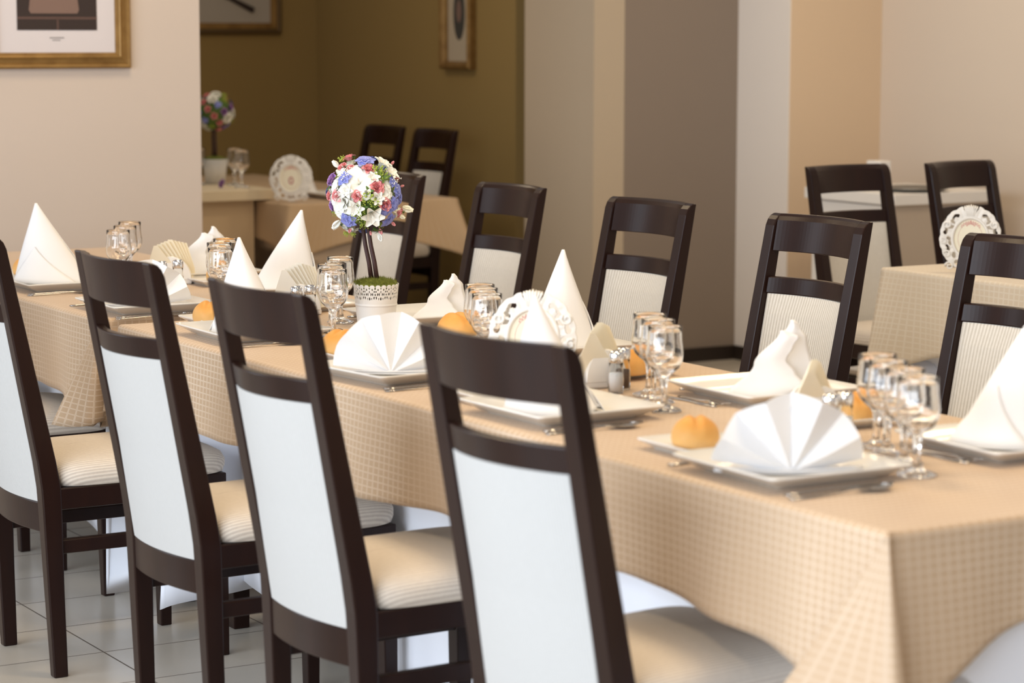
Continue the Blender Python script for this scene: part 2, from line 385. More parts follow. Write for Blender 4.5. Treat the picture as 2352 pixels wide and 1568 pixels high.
# ---------------------------------------------------------------- chairs
def make_chair():
    t = empty('dining_chair')
    A = .185; H = 1.014; zk = .42; rk = .1832
    def yb(z):
        if z < .38: return .018*(.38-z)/.38
        if z < .50: q = (z-.38)/.12; return -rk*.06*q*q*1.0
        return -rk*(z-.44)
    prof = [(0, .028, .034), (.2, .033, .039), (.40, .038, .046), (.44, .038, .047), (.50, .038, .045), (.60, .038, .042), (.80, .037, .036), (.95, .036, .031), (.985, .036, .030), (1.0, .036, .026), (1.009, .036, .019), (1.014, .036, .009)]
    for s in (-1, 1):
        rings = []
        for z, wx, dy in prof:
            y0 = yb(z); xo = s*A; xi = s*(A-wx)
            rings.append([(xo, y0, z), (xi, y0, z), (xi, y0+dy, z), (xo, y0+dy, z)])
        m = MB(); m.loft(rings)
        # rounded crown: lower the front edge
        m.v = [tuple(v) for v in m.v]
        n = len(m.v)
        y0 = yb(H); xo = s*A; xi = s*(A-.036)
        o = m.build('leg', WOOD, t); bevel(o, .0035, 2)
    def bow(x, half=.15, d=.032): return -d*(1-(x/half)**2)
    def rail(name, z0, z1, th, d=.032, yo=.012, half=.150, d0=None, mt=WOOD, bv=.003, pad=0, zlow=0, crown=False):
        nx = 30; nz = 2 if not pad else 8; rings = []
        for i in range(nx+1):
            x = -half+2*half*i/nx; ring = []
            zs = [z0+(z1-z0)*k/nz for k in range(nz+1)]
            dz = lambda z: d if d0 is None else d0+(d-d0)*(z-z0)/(z1-z0)
            e = 1-(abs(x)/half)**6
            for k, z in enumerate(zs):
                ring.append((x, yb(z)+yo+bow(x, half, dz(z)), z - (zlow*(1-(x/half)**2) if k == 0 else 0)))
            for k, z in enumerate(reversed(zs)):
                f = 1-abs(2*(len(zs)-1-k)/nz-1)**6 if pad else 0
                top = crown and k == 0
                if top: ring += [(x, yb(z)+yo+bow(x, half, dz(z))+th*.45, z), (x, yb(z)+yo+bow(x, half, dz(z))+th*.85, z-.006)]; z -= .016
                ring.append((x, yb(z)+yo+bow(x, half, dz(z))+th+pad*f*e, z - (zlow*(1-(x/half)**2) if (len(zs)-1-k) == 0 else 0)))
            rings.append(ring)
        m = MB(); m.loft(rings); o = m.build(name, mt, t, smooth=False); bevel(o, bv, 2)
        return o
    rail('top_rail', .922, H+.0005, .022, yo=.0015, half=.154, crown=True, bv=.002)
    rail('cross_rail', .817, .859, .020, yo=.004)
    rail('lower_rail', .335, .405, .022, d=.018, yo=.004)
    p = rail('backrest_panel', .403, .819, .016, d=.032, d0=.018, yo=.005, half=.1475, mt=FAB_BACK, bv=.004, pad=.010)
    # the rear skin of the back panel is a finer ribbed fabric
    q = rail('rear_cover', .405, .817, .004, d=.032, d0=.018, yo=.0035, half=.1465, mt=FAB_REAR, bv=.0015)
    q.parent = p
    # front legs
    for s in (-1, 1):
        m = MB(); rings = []
        for z, wx in ((0, .029), (.2, .034), (.39, .038)):
            xo = s*.188; xi = s*(.188-wx); y1 = .452; y0 = y1-wx
            rings.append([(xo, y0, z), (xi, y0, z), (xi, y1, z), (xo, y1, z)])
        m.loft(rings); bevel(m.build('leg', WOOD, t), .003)
        m = MB(); xo = s*.178; xi = s*.158
        m.loft([[(xi, .035, z), (xo, .035, z), (xo, .42, z), (xi, .42, z)] for z in (.285, .318)])
        bevel(m.build('stretcher', WOOD, t), .003)
    # seat frame
    m = MB()
    for s in (-1, 1):
        m.loft([[(s*.158, .03, z), (s*.183, .03, z), (s*.187, .45, z), (s*.162, .45, z)] for z in (.388, .438)])
    m.box(-.16, .16, .425, .450, .388, .438)
    m.box(-.15, .15, .032, .052, .388, .438)
    bevel(m.build('seat_frame', WOOD, t), .003)
    # seat cushion: superelliptic dome
    rings = []; K = 48
    def ring(f, z, dz=0):
        out = []
        for j in range(K):
            a = 2*PI*j/K; c, s_ = math.cos(a), math.sin(a); e = 2/7
            x = math.copysign(abs(c)**e, c); y = math.copysign(abs(s_)**e, s_)
            hw = .187+.010*(y+1)/2; yy = .247+.213*y*f
            out.append((x*hw*f, yy, z))
        return out
    for f, z in ((.955, .437), (1.0, .441), (1.02, .455), (1.02, .470), (.985, .484), (.90, .494), (.72, .502), (.45, .507), (.15, .508)):
        rings.append(ring(f, z))
    m = MB(); m.loft(rings); o = m.build('seat', FAB_SEAT, t, smooth=True); tag(o, 'striped beige seat pad')
    p['label'] = 'ribbed off-white back panel'
    return t
chair0 = make_chair(); used = [False]
def chair(x, y, rz, label, group):
    if not used[0]: c = chair0; used[0] = True
    else: c = copy_tree(chair0)
    c.location = (x, y, 0); c.rotation_euler = (0, 0, rz); tag(c, label, 'chair', group); return c
NG = 'dark wooden chairs along the near side of the long table'
chair(-.5035, -.2654, .1086, 'nearest dark wooden chair, seen from behind at the bottom centre of the photo', NG)
chair(-1.3187, -.2724, .0365, 'near side dark chair second from the camera, left of the nearest one', NG)
chair(-1.9896, -.2752, .0387, 'near side dark chair seen from behind, third from the camera', NG)
chair(-2.7459, -.3247, 0, 'leftmost near side dark chair, its back cut by the left edge of the photo', NG)
chair(-3.4663, -.3268, 0, 'near side chair mostly hidden behind the leftmost chair, only seat corner and legs visible', NG)
chair(-4.1047, -.3268, 0, 'near side chair farthest from the camera, only a leg seen near the left edge', NG)
FG = 'dark wooden chairs along the far side of the long table'
chair(-4.33, 1.4314, PI, 'far side dark chair right behind the flower ball topiary', FG)
chair(-3.6028, 1.4314, PI, 'far side chair just right of the flower ball, facing the table', FG)
chair(-2.8412, 1.4199, PI+.044, 'far side chair behind the tall cone napkin at the picture centre right', FG)
chair(-2.113, 1.4253, PI+.0332, 'far side chair in front of the light pillar, with bright gleam on its top rail', FG)
chair(-1.3972, 1.4314, PI, 'far side chair at the right edge, covering part of the carved plaque', FG)
RG = 'dark chairs at the end of the right side table'
chair(-3.885, 3.09, -PI/2+.08, 'dark chair before the white counter, left of the two by the cream table', RG)
chair(-3.885, 3.60, -PI/2+.2, 'dark chair behind the carved plaque, right of the two by the cream table', RG)
LG = 'dark chairs in the dim niche'
chair(-7.93, 3.30, PI+.02, 'blurred dark chair in the niche, left of the two behind the flower ball', LG)
chair(-7.42, 3.30, PI+.02, 'blurred dark chair in the niche, right of the two behind the flower ball', LG)

# ---------------------------------------------------------------- crockery
def plate_mesh(name, S, h, mt):
    m = MB()
    def ring(f, z):
        h_ = S/2*f; rr = min(h_*.6, S*.045*(.5+f/2)); out = []
        for q, (sx, sy) in enumerate(((1, 1), (-1, 1), (-1, -1), (1, -1))):
            for k in range(7):
                a = PI/2*q+PI/2*k/6; out.append((sx*(h_-rr)+rr*math.cos(a), sy*(h_-rr)+rr*math.sin(a), z))
            nxt = ((-1, 1), (-1, -1), (1, -1), (1, 1))[q]
            for k in (1, 2, 3):
                u = k/4; ax, ay = out[-1-(k-1)][0:2] if k == 1 else (px0, py0)
                if k == 1: px0, py0 = ax, ay; a2 = PI/2*(q+1); ex, ey = nxt[0]*(h_-rr)+rr*math.cos(a2), nxt[1]*(h_-rr)+rr*math.sin(a2)
                out.append((px0+(ex-px0)*u, py0+(ey-py0)*u, z))
        return out
    m.loft([ring(.66, 0), ring(.72, 0), ring(.735, .003), ring(.80, .006), ring(.975, h-.003), ring(1, h-.001), ring(1, h+.0015), ring(.985, h+.002),
            ring(.74, .0095), ring(.66, .0075), ring(.3, .007), ring(.02, .007)])
    me = m.build(name, mt, smooth=True); return me
dplate = plate_mesh('dinner_plate', .28, .024, CERAM); bplate = plate_mesh('bread_plate', .155, .017, CERAM)
pu = [False, False]
def put(o, k, x, y, z, rz, label, cat, group):
    if not pu[k]: c = o; pu[k] = True
    else: c = copy_tree(o)
    c.location = (x, y, z); c.rotation_euler = (0, 0, rz); tag(c, label, cat, group); return c
ZT = Z1+.0005
PG = 'square white dinner plates on the long table'; BG = 'small square bread plates'
SET = dict(N1=(-.445, .165), N2=(-1.15, .17), N3=(-1.755, .155), N4=(-2.52, .18), N5=(-3.17, .18), N6=(-3.80, .185),
           F1=(-.445, .625), F2=(-1.155, .640), F3=(-1.93, .635), F4=(-2.60, .66), F5=(-3.37, .65), F6=(-3.87, .64))
PL = dict(N1='square white dinner plate under the nearest fan napkin, lower right', N2='square white dinner plate under the cone napkin beside the nearest chair top',
 N3='square white dinner plate under the fan napkin in front of the flower pot', N4='square white dinner plate seen through the second chair back, under a cone napkin',
 N5='square white dinner plate behind the third chair top, under a fan napkin', N6='square white dinner plate at the far left end under a cone napkin',
 F1='square white dinner plate at the right edge under a tall cone napkin', F2='square white dinner plate under the curled folded napkin right of the salt shaker',
 F3='square white dinner plate behind the paper napkins, under a cone napkin', F4='square white dinner plate right behind the flower pot',
 F5='square white dinner plate under the cone napkin left of the flower ball', F6='square white dinner plate at the far left, under a wavy folded napkin')
for k, (x, y) in SET.items(): put(dplate, 0, x, y, ZT, {'N3': .12, 'N2': .03, 'F1': -.04}.get(k, random.uniform(-.02, .02)), PL[k], 'plate', PG)
BP = [(-.70, .165, 'small square bread plate left of the nearest fan napkin, with a glowing roll', 1), (-1.40, .165, 'small square bread plate seen through the back of the nearest chair', 0),
      (-2.03, .205, 'small square bread plate left of the fan napkin by the flower pot', 1), (-2.785, .215, 'small square bread plate left of the second chair top', 1),
      (-4.08, .205, 'small square bread plate at the far left behind a cone napkin', 1), (-.81, .565, 'small square bread plate beside the rightmost salt shaker', 1),
      (-1.55, .585, 'small square bread plate behind the central salt shaker', 1), (-2.215, .560, 'small square bread plate right of the flower pot', 1),
      (-2.96, .590, 'small square bread plate between flower pot and cone napkin', 0), (-3.66, .60, 'small square bread plate near the second chair top left corner', 1)]
def make_roll():
    t = []
    rings = []; K = 48
    m = MB()
    for i in range(29):
        v = i/28*PI; ring = []
        for j in range(K):
            a = 2*PI*j/K
            x = .046*math.sin(v)*math.cos(a); y = .041*math.sin(v)*math.sin(a); z = -.036*math.cos(v)
            if z < -.014: z = -.014+(z+.014)*.25
            # scored crease along the top
            cr = math.exp(-((y-.3*x)/.0055)**2)*max(0, z)/.036
            z -= .0045*cr
            if z > 0: z += .0015*math.exp(-((abs(y-.3*x)-.013)/.007)**2)
            ring.append((x, y, z+.0195))
        rings.append(ring)
    m.loft(rings); o = m.build('bread_roll', BREADM, smooth=True); return o
roll0 = make_roll(); ru = [False]
RL = {0: 'glowing golden bread roll left of the nearest fan napkin', 2: 'bread roll half behind the fan napkin by the flower pot', 3: 'bread roll peeking left of the second chair top',
      4: 'bread roll at the far left behind the cone napkin', 5: 'bread roll beside the rightmost salt shaker', 6: 'bread roll behind the central salt shaker', 7: 'golden bread roll right of the flower pot above the nearest chair', 9: 'small bread roll at the top left corner of the second chair'}
for i, (x, y, l, r) in enumerate(BP):
    put(bplate, 1, x, y, ZT, random.uniform(-.03, .03), l, 'plate', BG)
    if r:
        if not ru[0]: c = roll0; ru[0] = True
        else: c = copy_tree(roll0)
        dx, dy = {0: (.005, -.012), 2: (-.05, -.02), 3: (.03, -.04), 5: (.03, -.005), 7: (.03, -.025), 6: (.1, -.04), 4: (-.01, -.01), 9: (.02, 0)}.get(i, (0, 0))
        if i == 6: dx = .06
        c.location = (x+dx, y+dy, ZT+.0065); c.rotation_euler = (0, 0, {0: 2.35, 2: 1.9, 7: 2.9}.get(i, random.uniform(1.7, 2.7)))
        tag(c, RL[i], 'bread roll', 'golden bread rolls')
        s = {0: 1.0, 7: 1.12}.get(i, 1.0); c.scale = (s, s, s)

# ---------------------------------------------------------------- cutlery
def blade(pts, name, th=.0022, tines=None):
    """pts: (y, half width, z) profile along +y"""
    m = MB(); rings = []
    for y, hw, z in pts:
        rings.append([(-hw, y, z), (0, y, z-th*.4), (hw, y, z), (hw*.8, y, z+th), (0, y, z+th*1.3), (-hw*.8, y, z+th)])
    m.loft(rings)
    if tines:
        y0, y1, hw, z = tines
        for k in (-1, -.33, .33, 1):
            m.loft([[(k*hw-.0013, y, zz), (k*hw+.0013, y, zz), (k*hw+.0013, y, zz+.0016), (k*hw-.0013, y, zz+.0016)] for y, zz in ((y0, z), ((y0+y1)/2, z+.001), (y1, z+.007))])
    return m.build(name, STEEL, smooth=True)
knife0 = blade([(0, .006, .001), (.02, .008, .001), (.10, .0048, .002), (.115, .006, .001), (.13, .0095, .001), (.19, .0095, .001), (.212, .003, .001)], 'table_knife')
fork0 = blade([(0, .0065, .001), (.02, .007, .001), (.09, .0032, .003), (.125, .003, .006), (.14, .0105, .003), (.155, .0115, .002)], 'table_fork', tines=(.152, .198, .0095, .002))
def spoon_mesh():
    m = MB(); rings = []
    for y, hw, z, dp in [(0, .0065, .001, 0), (.02, .007, .001, 0), (.09, .0032, .003, 0), (.125, .0032, .006, 0), (.135, .011, .006, .002), (.15, .019, .006, .005), (.165, .0205, .006, .006), (.18, .016, .007, .004), (.192, .005, .008, 0)]:
        rings.append([(-hw, y, z), (-hw*.5, y, z-dp*.8), (0, y, z-dp), (hw*.5, y, z-dp*.8), (hw, y, z), (hw*.5, y, z-dp*.8+.0015), (0, y, z-dp+.0015), (-hw*.5, y, z-dp*.8+.0015)])
    m.loft(rings); return m.build('table_spoon', STEEL, smooth=True)
spoon0 = spoon_mesh()
cu = {}
def cut(o, x, y, rz, label, s=1):
    if o.name not in cu: cu[o.name] = 1; c = o
    else: c = copy_tree(o)
    c.location = (x, y, ZT); c.rotation_euler = (0, 0, rz); c.scale = (s, s, s)
    n = o.name.split('_')[1]
    tag(c, label, n, n+'s of polished steel on the long table' if n != 'knife' else 'knives of polished steel on the long table'); return c
SN = dict(N1='the nearest fan napkin', N2='the cone napkin next to the nearest chair', N3='the fan napkin by the flower pot', N4='the cone napkin behind the second chair',
          N5='the fan napkin behind the third chair', N6='the far left cone napkin', F1='the cone napkin at the right edge', F2='the curled napkin right of the salt shaker',
          F3='the cone napkin behind the carved plaque', F4='the folded napkin right of the flower pot', F5='the cone napkin left of the flower ball', F6='the wavy napkin at the far left')
for k, (x, y) in SET.items():
    near = k[0] == 'N'; sg = 1 if near else -1; rz = 0 if near else PI
    y0 = .028 if near else .766
    if k in ('F6',): continue
    cut(knife0, x+sg*.152, y0+sg*.012, rz+.02, 'steel knife right beside the plate of '+SN[k])
    cut(spoon0, x+sg*.178, y0, rz-.03, 'steel spoon beside the knife at '+SN[k])
    if not (k == 'N4' or k == 'N2'): cut(fork0, x-sg*.160, y0+sg*.01, rz+.02, 'steel fork left of the plate of '+SN[k], .93)
    yt = .355 if near else .490
    if k == 'N1': yt = .335
    rz2 = PI/2 if near else -PI/2
    if k in ('N4', 'N3', 'N2', 'N1', 'N5', 'F1', 'F2', 'F3'):
        cut(fork0, x+sg*.075, yt, rz2, 'small dessert fork above the plate of '+SN[k], .8)
        if k not in ('F3',): cut(knife0, x+sg*.085, yt+sg*.022, rz2+.03, 'small dessert knife above the plate of '+SN[k], .75)

# ---------------------------------------------------------------- linen napkins
def cone_mesh(seed, H=.215, R=.085, flat=.62):
    rnd = random.Random(seed); ph = rnd.uniform(0, 6)
    vs = []; fs = []; K = 56; T = 18
    for i in range(T+1):
        t = i/T; r = R*((1-t)**1.02)*(1+.03*math.sin(PI*t))+.0022
        for j in range(K+1):
            a = 2*PI*j/K*1.09
            rr = r*(1-.05*(j/K)) * (1+.035*math.sin(3*a+ph)*(1-t)+.02*math.sin(5*a+2*ph))
            z = H*t + (.012*(1-t)*max(0, math.cos(a-.6)) if i == 0 else 0)
            x = rr*math.cos(a); y = rr*math.sin(a)*flat
            x += .010*t*t; vs.append((x, y, z))
    for i in range(T):
        for j in range(K):
            a = i*(K+1)+j; fs.append((a, a+1, a+K+2, a+K+1))
    return vs, fs
def cone_napkin(x, y, rz, H, R, seed, label, flat=.62, cuff=None, lean=(0, 0)):
    t = empty('napkin', (x, y, ZT+.0085), rz); tag(t, label, 'napkin', 'white linen napkins folded into cones')
    vs, fs = cone_mesh(seed, H, R, flat)
    vs = [(a+lean[0]*c/H, b+lean[1]*c/H, c) for a, b, c in vs]
    o = mesh('cone', vs, fs, NAPK, t, smooth=True); solid(o, .0018, 0)
    # turned-up triangular cuff
    a0 = cuff if cuff is not None else -1.2
    cv = []; cf = []; n = 12
    for i in range(9):
        tt = i/8
        for j in range(n+1):
            a = a0 + (j/n-.5)*2.1*(1-tt); z = H*.46*tt+.0015
            r = R*(1-z/H)*(1+.03*math.sin(PI*z/H))*1.045+.0035
            cv.append((r*math.cos(a)+lean[0]*z/H+.010*(z/H)**2, r*math.sin(a)*flat+lean[1]*z/H, z))
    for i in range(8):
        for j in range(n):
            q = i*(n+1)+j; cf.append((q, q+1, q+n+2, q+n+1))
    o = mesh('cuff', cv, cf, NAPK, t, smooth=True); solid(o, .0016, 0)
    return t
# local +x of the cone = across the view
VW = math.atan2(rt.y, rt.x)
cone_napkin(-.455, .640, VW, .225, .098, 1, 'tall white cone napkin at the right edge of the photo', .75, -2.4, (.026, 0))
cone_napkin(-1.145, .150, VW, .215, .088, 2, 'white cone napkin rising behind the top corner of the nearest chair', .72, 1.0, (-.045, 0))
cone_napkin(-1.925, .655, VW, .218, .080, 3, 'white cone napkin behind the carved plaque and paper napkins', .8, .3, (-.008, 0))
cone_napkin(-3.37, .665, VW, .215, .092, 4, 'white cone napkin with slanting left side, left of the flower ball', .75, .2, (.040, 0))
cone_napkin(-2.545, .180, VW, .220, .086, 5, 'white cone napkin poking up behind the second chair top', .75, 2.0, (-.03, 0))
cone_napkin(-3.865, .195, VW, .220, .108, 6, 'white cone napkin with a triangular cuff at the far left', .7, -1.9, (-.058, 0))

def fan_mesh(R=.118, n=9, amp=.017, splay=.25, th0=0.02, th1=PI-.02):
    """pleated fan standing on its centre point; plane local x-z, front towards -y"""
    vs = []; fs = []; A = int(n*16); T = 14
    for i in range(A+1):
        u = i/A; th = th0+(th1-th0)*u
        ph = u*n; tri = abs((ph % 1)*2-1)*2-1
        for k in range(T+1):
            q = k/T; r = R*(.02+.98*q)
            edge = 1+.012*tri*q
            off = amp*tri*(q**.8) + .030*q*(abs(math.cos(th))**3) - .006*math.sin(PI*q)
            vs.append((r*math.cos(th)*edge*1.0, off, r*math.sin(th)*edge*1.02+.004+.010*q*abs(math.cos(th))**6))
    for i in range(A):
        for k in range(T):
            a = i*(T+1)+k; fs.append((a, a+1, a+T+2, a+T+1))
    return vs, fs
def fan_napkin(x, y, rz, label, R=.118, n=9, tilt=0, back=True):
    t = empty('napkin', (x, y, ZT+.008), rz); tag(t, label, 'napkin', 'white linen napkins folded into standing fans')
    vs, fs = fan_mesh(R, n)
    o = mesh('fan', vs, fs, NAPK, t, smooth=False); solid(o, .0022, 0)
    # stacked pleats at the foot of the fan
    m = MB()
    for k in range(2):
        z0 = .0015+k*.0042
        pts = []
        for s in range(13):
            u = s/12; xx = -R*.99+2*R*.99*u; pts.append((xx, z0))
        rings = []
        for xx, zz in pts:
            e = math.cos(xx/R*PI/2*.9)
            rings.append([(xx, .024+.012*(1-e), zz), (xx, -.002-.006*e+.028*(1-e), zz), (xx, -.004-.006*e+.028*(1-e), zz+.0015), (xx, -.002-.006*e+.028*(1-e), zz+.003), (xx, .024+.012*(1-e), zz+.003)])
        m.loft(rings)
    m.build('folded_base', NAPK, t, smooth=True)
    if back:
        # triangular flap folded out behind as a stand
        v = [(0, .004, R*.92), (-.05, .075, .002), (.05, .085, .002), (-.028, .045, R*.45), (.028, .05, R*.45), (0, .09, .002)]
        f = [(0, 3, 4), (3, 1, 5), (3, 5, 4), (4, 5, 2)]
        o = mesh('support_flap', v, f, NAPK, t); solid(o, .002, 0)
    return t
fan_napkin(-.405, .135, VW+.05, 'largest white fan napkin on the nearest plate, lower right', .121, 4)
fan_napkin(-1.735, .125, VW-.03, 'white pleated fan napkin in front of the flower pot', .121, 4.5)

def wave_napkin(x, y, rz, label, s=1.0, mirror=1):
    """fan seen from its support side: leaning triangular face, wavy pleats along one edge"""
    t = empty('napkin', (x, y, ZT+.008), rz); tag(t, label, 'napkin', 'white folded napkins seen from the side')
    def q(p): return (p[0]*s, p[1]*s, p[2]*s)
    def ip(tab, z):
        for (z0, a0), (z1, a1) in zip(tab, tab[1:]):
            if z <= z1:
                u = (z-z0)/(z1-z0); u = u*u*(3-2*u); return a0+(a1-a0)*u
        return tab[-1][1]
    def sheet(name, left, right, y0, ylean, bulge):
        zt = left[-1][0]; rows = []; NR, NC = 26, 12
        for i in range(NR+1):
            z = zt*i/NR; a, b = ip(left, z), ip(right, z)
            if i == NR: b = max(b, a+.002)
            rows.append([q((a+(b-a)*k/NC, y0+ylean*z+bulge*math.sin(PI*k/NC)*(1-.5*i/NR)+.0012*math.sin(k*.5+z*30), z)) for k in range(NC+1)])
        m = MB(); m.loft(rows, cap=False, closed=False); o = m.build(name, NAPK, t, smooth=True); solid(o, .002, 0)
    sheet('front_fold', [(0, -.072), (.05, -.030), (.103, .012)], [(0, .015), (.019, .049), (.036, .036), (.056, .021), (.078, .032), (.093, .041), (.103, .020)], -.034, .13, -.006)
    sheet('rear_leaf', [(0, -.052), (.06, -.005), (.116, .032)], [(0, .056), (.028, .070), (.084, .057), (.108, .045), (.116, .036)], .012, .02, -.012)
    sheet('inner_leaf', [(0, -.040), (.06, .002), (.108, .036)], [(0, .062), (.020, .078), (.050, .066), (.085, .060), (.108, .042)], .036, -.06, -.010)
    # rolled fold at the foot
    m = MB()
    for k in range(2):
        pts = [(.015+.05*(i/12), -.03+.012*k+.012*math.sin(i/12*PI*1.5), .006+.009*k) for i in range(13)]
        m.tube([q(p) for p in pts], .004*s, 8)
    m.build('rolled_edge', NAPK, t, smooth=True)
    return t
wave_napkin(-1.135, .640, VW, 'white curled folded napkin standing right of the wine glasses, before the light pillar', 1.22)
wave_napkin(-2.545, .690, VW, 'white folded napkin right of the flower pot', .95)
wave_napkin(-3.855, .625, VW, 'white wavy napkin at the far left next to the wine glasses', 1.2)
fan_napkin(-3.135, .165, VW+.15, 'white fan napkin behind the third chair top', .115, 4.5)

# ---------------------------------------------------------------- wine glasses
def glass_mesh():
    def fl(a, r, z):
        if z < .011 and r > .014: return 1+.07*math.cos(a*9)*min(1, (r-.014)/.012)
        if .078 < z < .118: return 1+.022*math.cos(a*9)*math.sin(PI*(z-.078)/.04)
        if .014 < z < .07: return 1+.08*math.cos(a*6)
        return 1
    out = [(.0005, 0), (.029, 0), (.0312, .0015), (.031, .0035), (.024, .0065), (.013, .010), (.0075, .016), (.006, .028), (.0058, .045), (.0072, .060), (.011, .068),
           (.020, .075), (.0285, .084), (.0335, .096), (.0350, .108), (.0340, .120), (.0322, .134), (.0318, .148), (.0322, .159), (.0316, .1605)]
    inn = [(.0308, .1595), (.0304, .148), (.0308, .134), (.0326, .120), (.0336, .108), (.032, .0965), (.027, .0855), (.0185, .078), (.009, .0735), (.0005, .072)]
    m = MB(); m.lathe(out+inn, 54, fl)
    return m.build('wine_glass', GLASS, smooth=True)
glass0 = glass_mesh(); gu = [False]
def glass(x, y, z, label, group):
    if not gu[0]: c = glass0; gu[0] = True
    else: c = copy_tree(glass0)
    c.location = (x, y, z); c.rotation_euler = (0, 0, random.uniform(0, 6)); tag(c, label, 'glass', group); return c
GR = [('left of the beige paper napkins at the far left', [(-3.698, .319), (-3.832, .393), (-3.961, .459)]),
      ('left of the cone napkin behind the second chair', [(-3.039, .331), (-3.183, .392), (-3.287, .456)]),
      ('left of the flower pot', [(-2.39, .323), (-2.505, .375), (-2.66, .478)]),
      ('left of the central carved plaque', [(-1.924, .444), (-1.852, .410), (-1.749, .36)]),
      ('right of the central salt shaker', [(-1.275, .450), (-1.190, .412), (-1.094, .362)]),
      ('behind the nearest fan napkin at the right', [(-.575, .445), (-.50, .406), (-.415, .372), (-.33, .328)])]
ORD = {3: ['rearmost', 'middle', 'front'], 4: ['rearmost', 'second from the rear', 'second from the front', 'front']}
for d, l in GR:
    l2 = sorted(l); nm = ORD[len(l)]
    for i, (x, y) in enumerate(l2):
        # further from the camera = smaller x
        glass(x, y, ZT, '%s wine glass %s' % (nm[i], d), 'stemmed wine glasses on the long table')

# ---------------------------------------------------------------- paper napkin holders and shakers
def holder(x, y, rz, label, plabel, pm, hw=.048, s=1):
    t = empty('napkin_holder', (x, y, ZT), rz); tag(t, label, 'napkin holder', 'ceramic napkin holders')
    for sy in (-1, 1):
        m = MB(); rings = []; n = 18
        ring0 = []; ring1 = []
        for i in range(n+1):
            a = PI*i/n; xx = hw*math.cos(a); zz = .012+.066*math.sin(a)
            ring0.append((xx, sy*(.021+.010*math.sin(a)*0), zz)); ring1.append((xx*.97, sy*(.028+.006*(1-math.sin(a))), zz*.99))
        m.loft([ring0, ring1]); o = m.build('side_shell', CERAM, t); bevel(o, .002)
    m = MB(); m.box(-hw, hw, -.033, .033, 0, .014); bevel(m.build('base', CERAM, t), .004)
    p = empty('paper_napkins', (x, y, ZT+.0145), rz); tag(p, plabel, 'paper napkins', 'paper napkins in the holders', None)
    ns = 9
    for i in range(ns):
        yy = -.017+.034*i/(ns-1); a = (i-(ns-1)/2)*.10
        c, s_ = math.cos(a), math.sin(a)
        pts = [(-.055, 0), (.055, 0), (.046, .030), (.006, .108), (-.006, .108), (-.046, .030)]
        dx = (i-(ns-1)/2)*.0045; hh = 1-.03*abs(i-(ns-1)/2)
        v = []
        for (px, pz) in pts:
            ry = yy*(1+1.6*pz/.11)
            v.append((px*c+pz*s_*.5+dx, ry, pz*hh*s))
        n = len(v); v2 = [(a_, b_+.0016, c_) for a_, b_, c_ in v]
        f = [tuple(range(n))[::-1], tuple(range(n, 2*n))] + [(k, (k+1) % n, n+(k+1) % n, n+k) for k in range(n)]
        mesh('paper_napkin', v+v2, f, pm, p)
    return t
holder(-1.43, .435, VW+.45, 'white half-round ceramic napkin holder beside the central salt shaker', 'fanned cream paper napkins beside the central salt shaker', PAPER, s=1.05)
holder(-2.885, .475, VW+.15, 'ceramic napkin holder left of the wine glasses by the flower pot', 'ivory paper napkins left of the wine glasses by the flower pot', PAPW, .055, 1.05)
holder(-3.75, .495, VW+.1, 'ceramic napkin holder at the far left behind the shakers', 'beige paper napkins at the far left behind the shakers', PAPER, .06, 1.0)
holder(-.80, .485, VW+.5, 'ceramic napkin holder behind the nearest fan napkin', 'overexposed cream paper napkins rising behind the nearest fan napkin', PAPER, s=1.0)
def shaker(x, y, fill, name, label):
    t = empty(name, (x, y, ZT)); tag(t, label, 'shaker', 'glass salt and pepper shakers')
    m = MB(); m.lathe([(.0005, 0), (.0145, 0), (.0155, .002), (.0155, .030), (.0148, .040), (.0132, .048), (.0140, .058), (.0145, .063), (.0128, .063), (.0122, .048), (.0138, .040), (.0145, .030), (.0145, .004), (.0005, .0035)], 28)
    m.build('glass_body', GLASSP, t, smooth=True)
    m = MB(); m.lathe([(.0005, .004), (.0141, .0042), (.0142, .030), (.0136, .0395), (.0005, .041)], 28); m.build('filling', fill, t, smooth=True)
    m = MB(); m.lathe([(.0005, .060), (.0146, .0605), (.0152, .062), (.0152, .077), (.0130, .082), (.006, .0838), (.0005, .084)], 28); m.build('cap', CHROME, t, smooth=True)
    return t
shaker(-1.335, .412, SALT, 'salt_shaker', 'salt shaker with chrome cap, white salt clearly visible, at the table centre')
shaker(-1.372, .452, PEPPER, 'pepper_shaker', 'pepper shaker directly behind the central salt shaker')
shaker(-2.776, .453, SALT, 'salt_shaker', 'right shaker of the pair just above the second chair top')
shaker(-2.771, .413, PEPPER, 'pepper_shaker', 'left shaker of the pair just above the second chair top')
shaker(-3.569, .440, SALT, 'salt_shaker', 'salt shaker in front of the beige paper napkins at the far left')
shaker(-3.551, .385, PEPPER, 'pepper_shaker', 'left shaker half behind the fan napkin at the far left')
shaker(-.672, .453, SALT, 'salt_shaker', 'blurred shaker right of the nearest fan napkin, closer to the glasses')
shaker(-.664, .415, PEPPER, 'pepper_shaker', 'blurred shaker partly behind the nearest fan napkin')

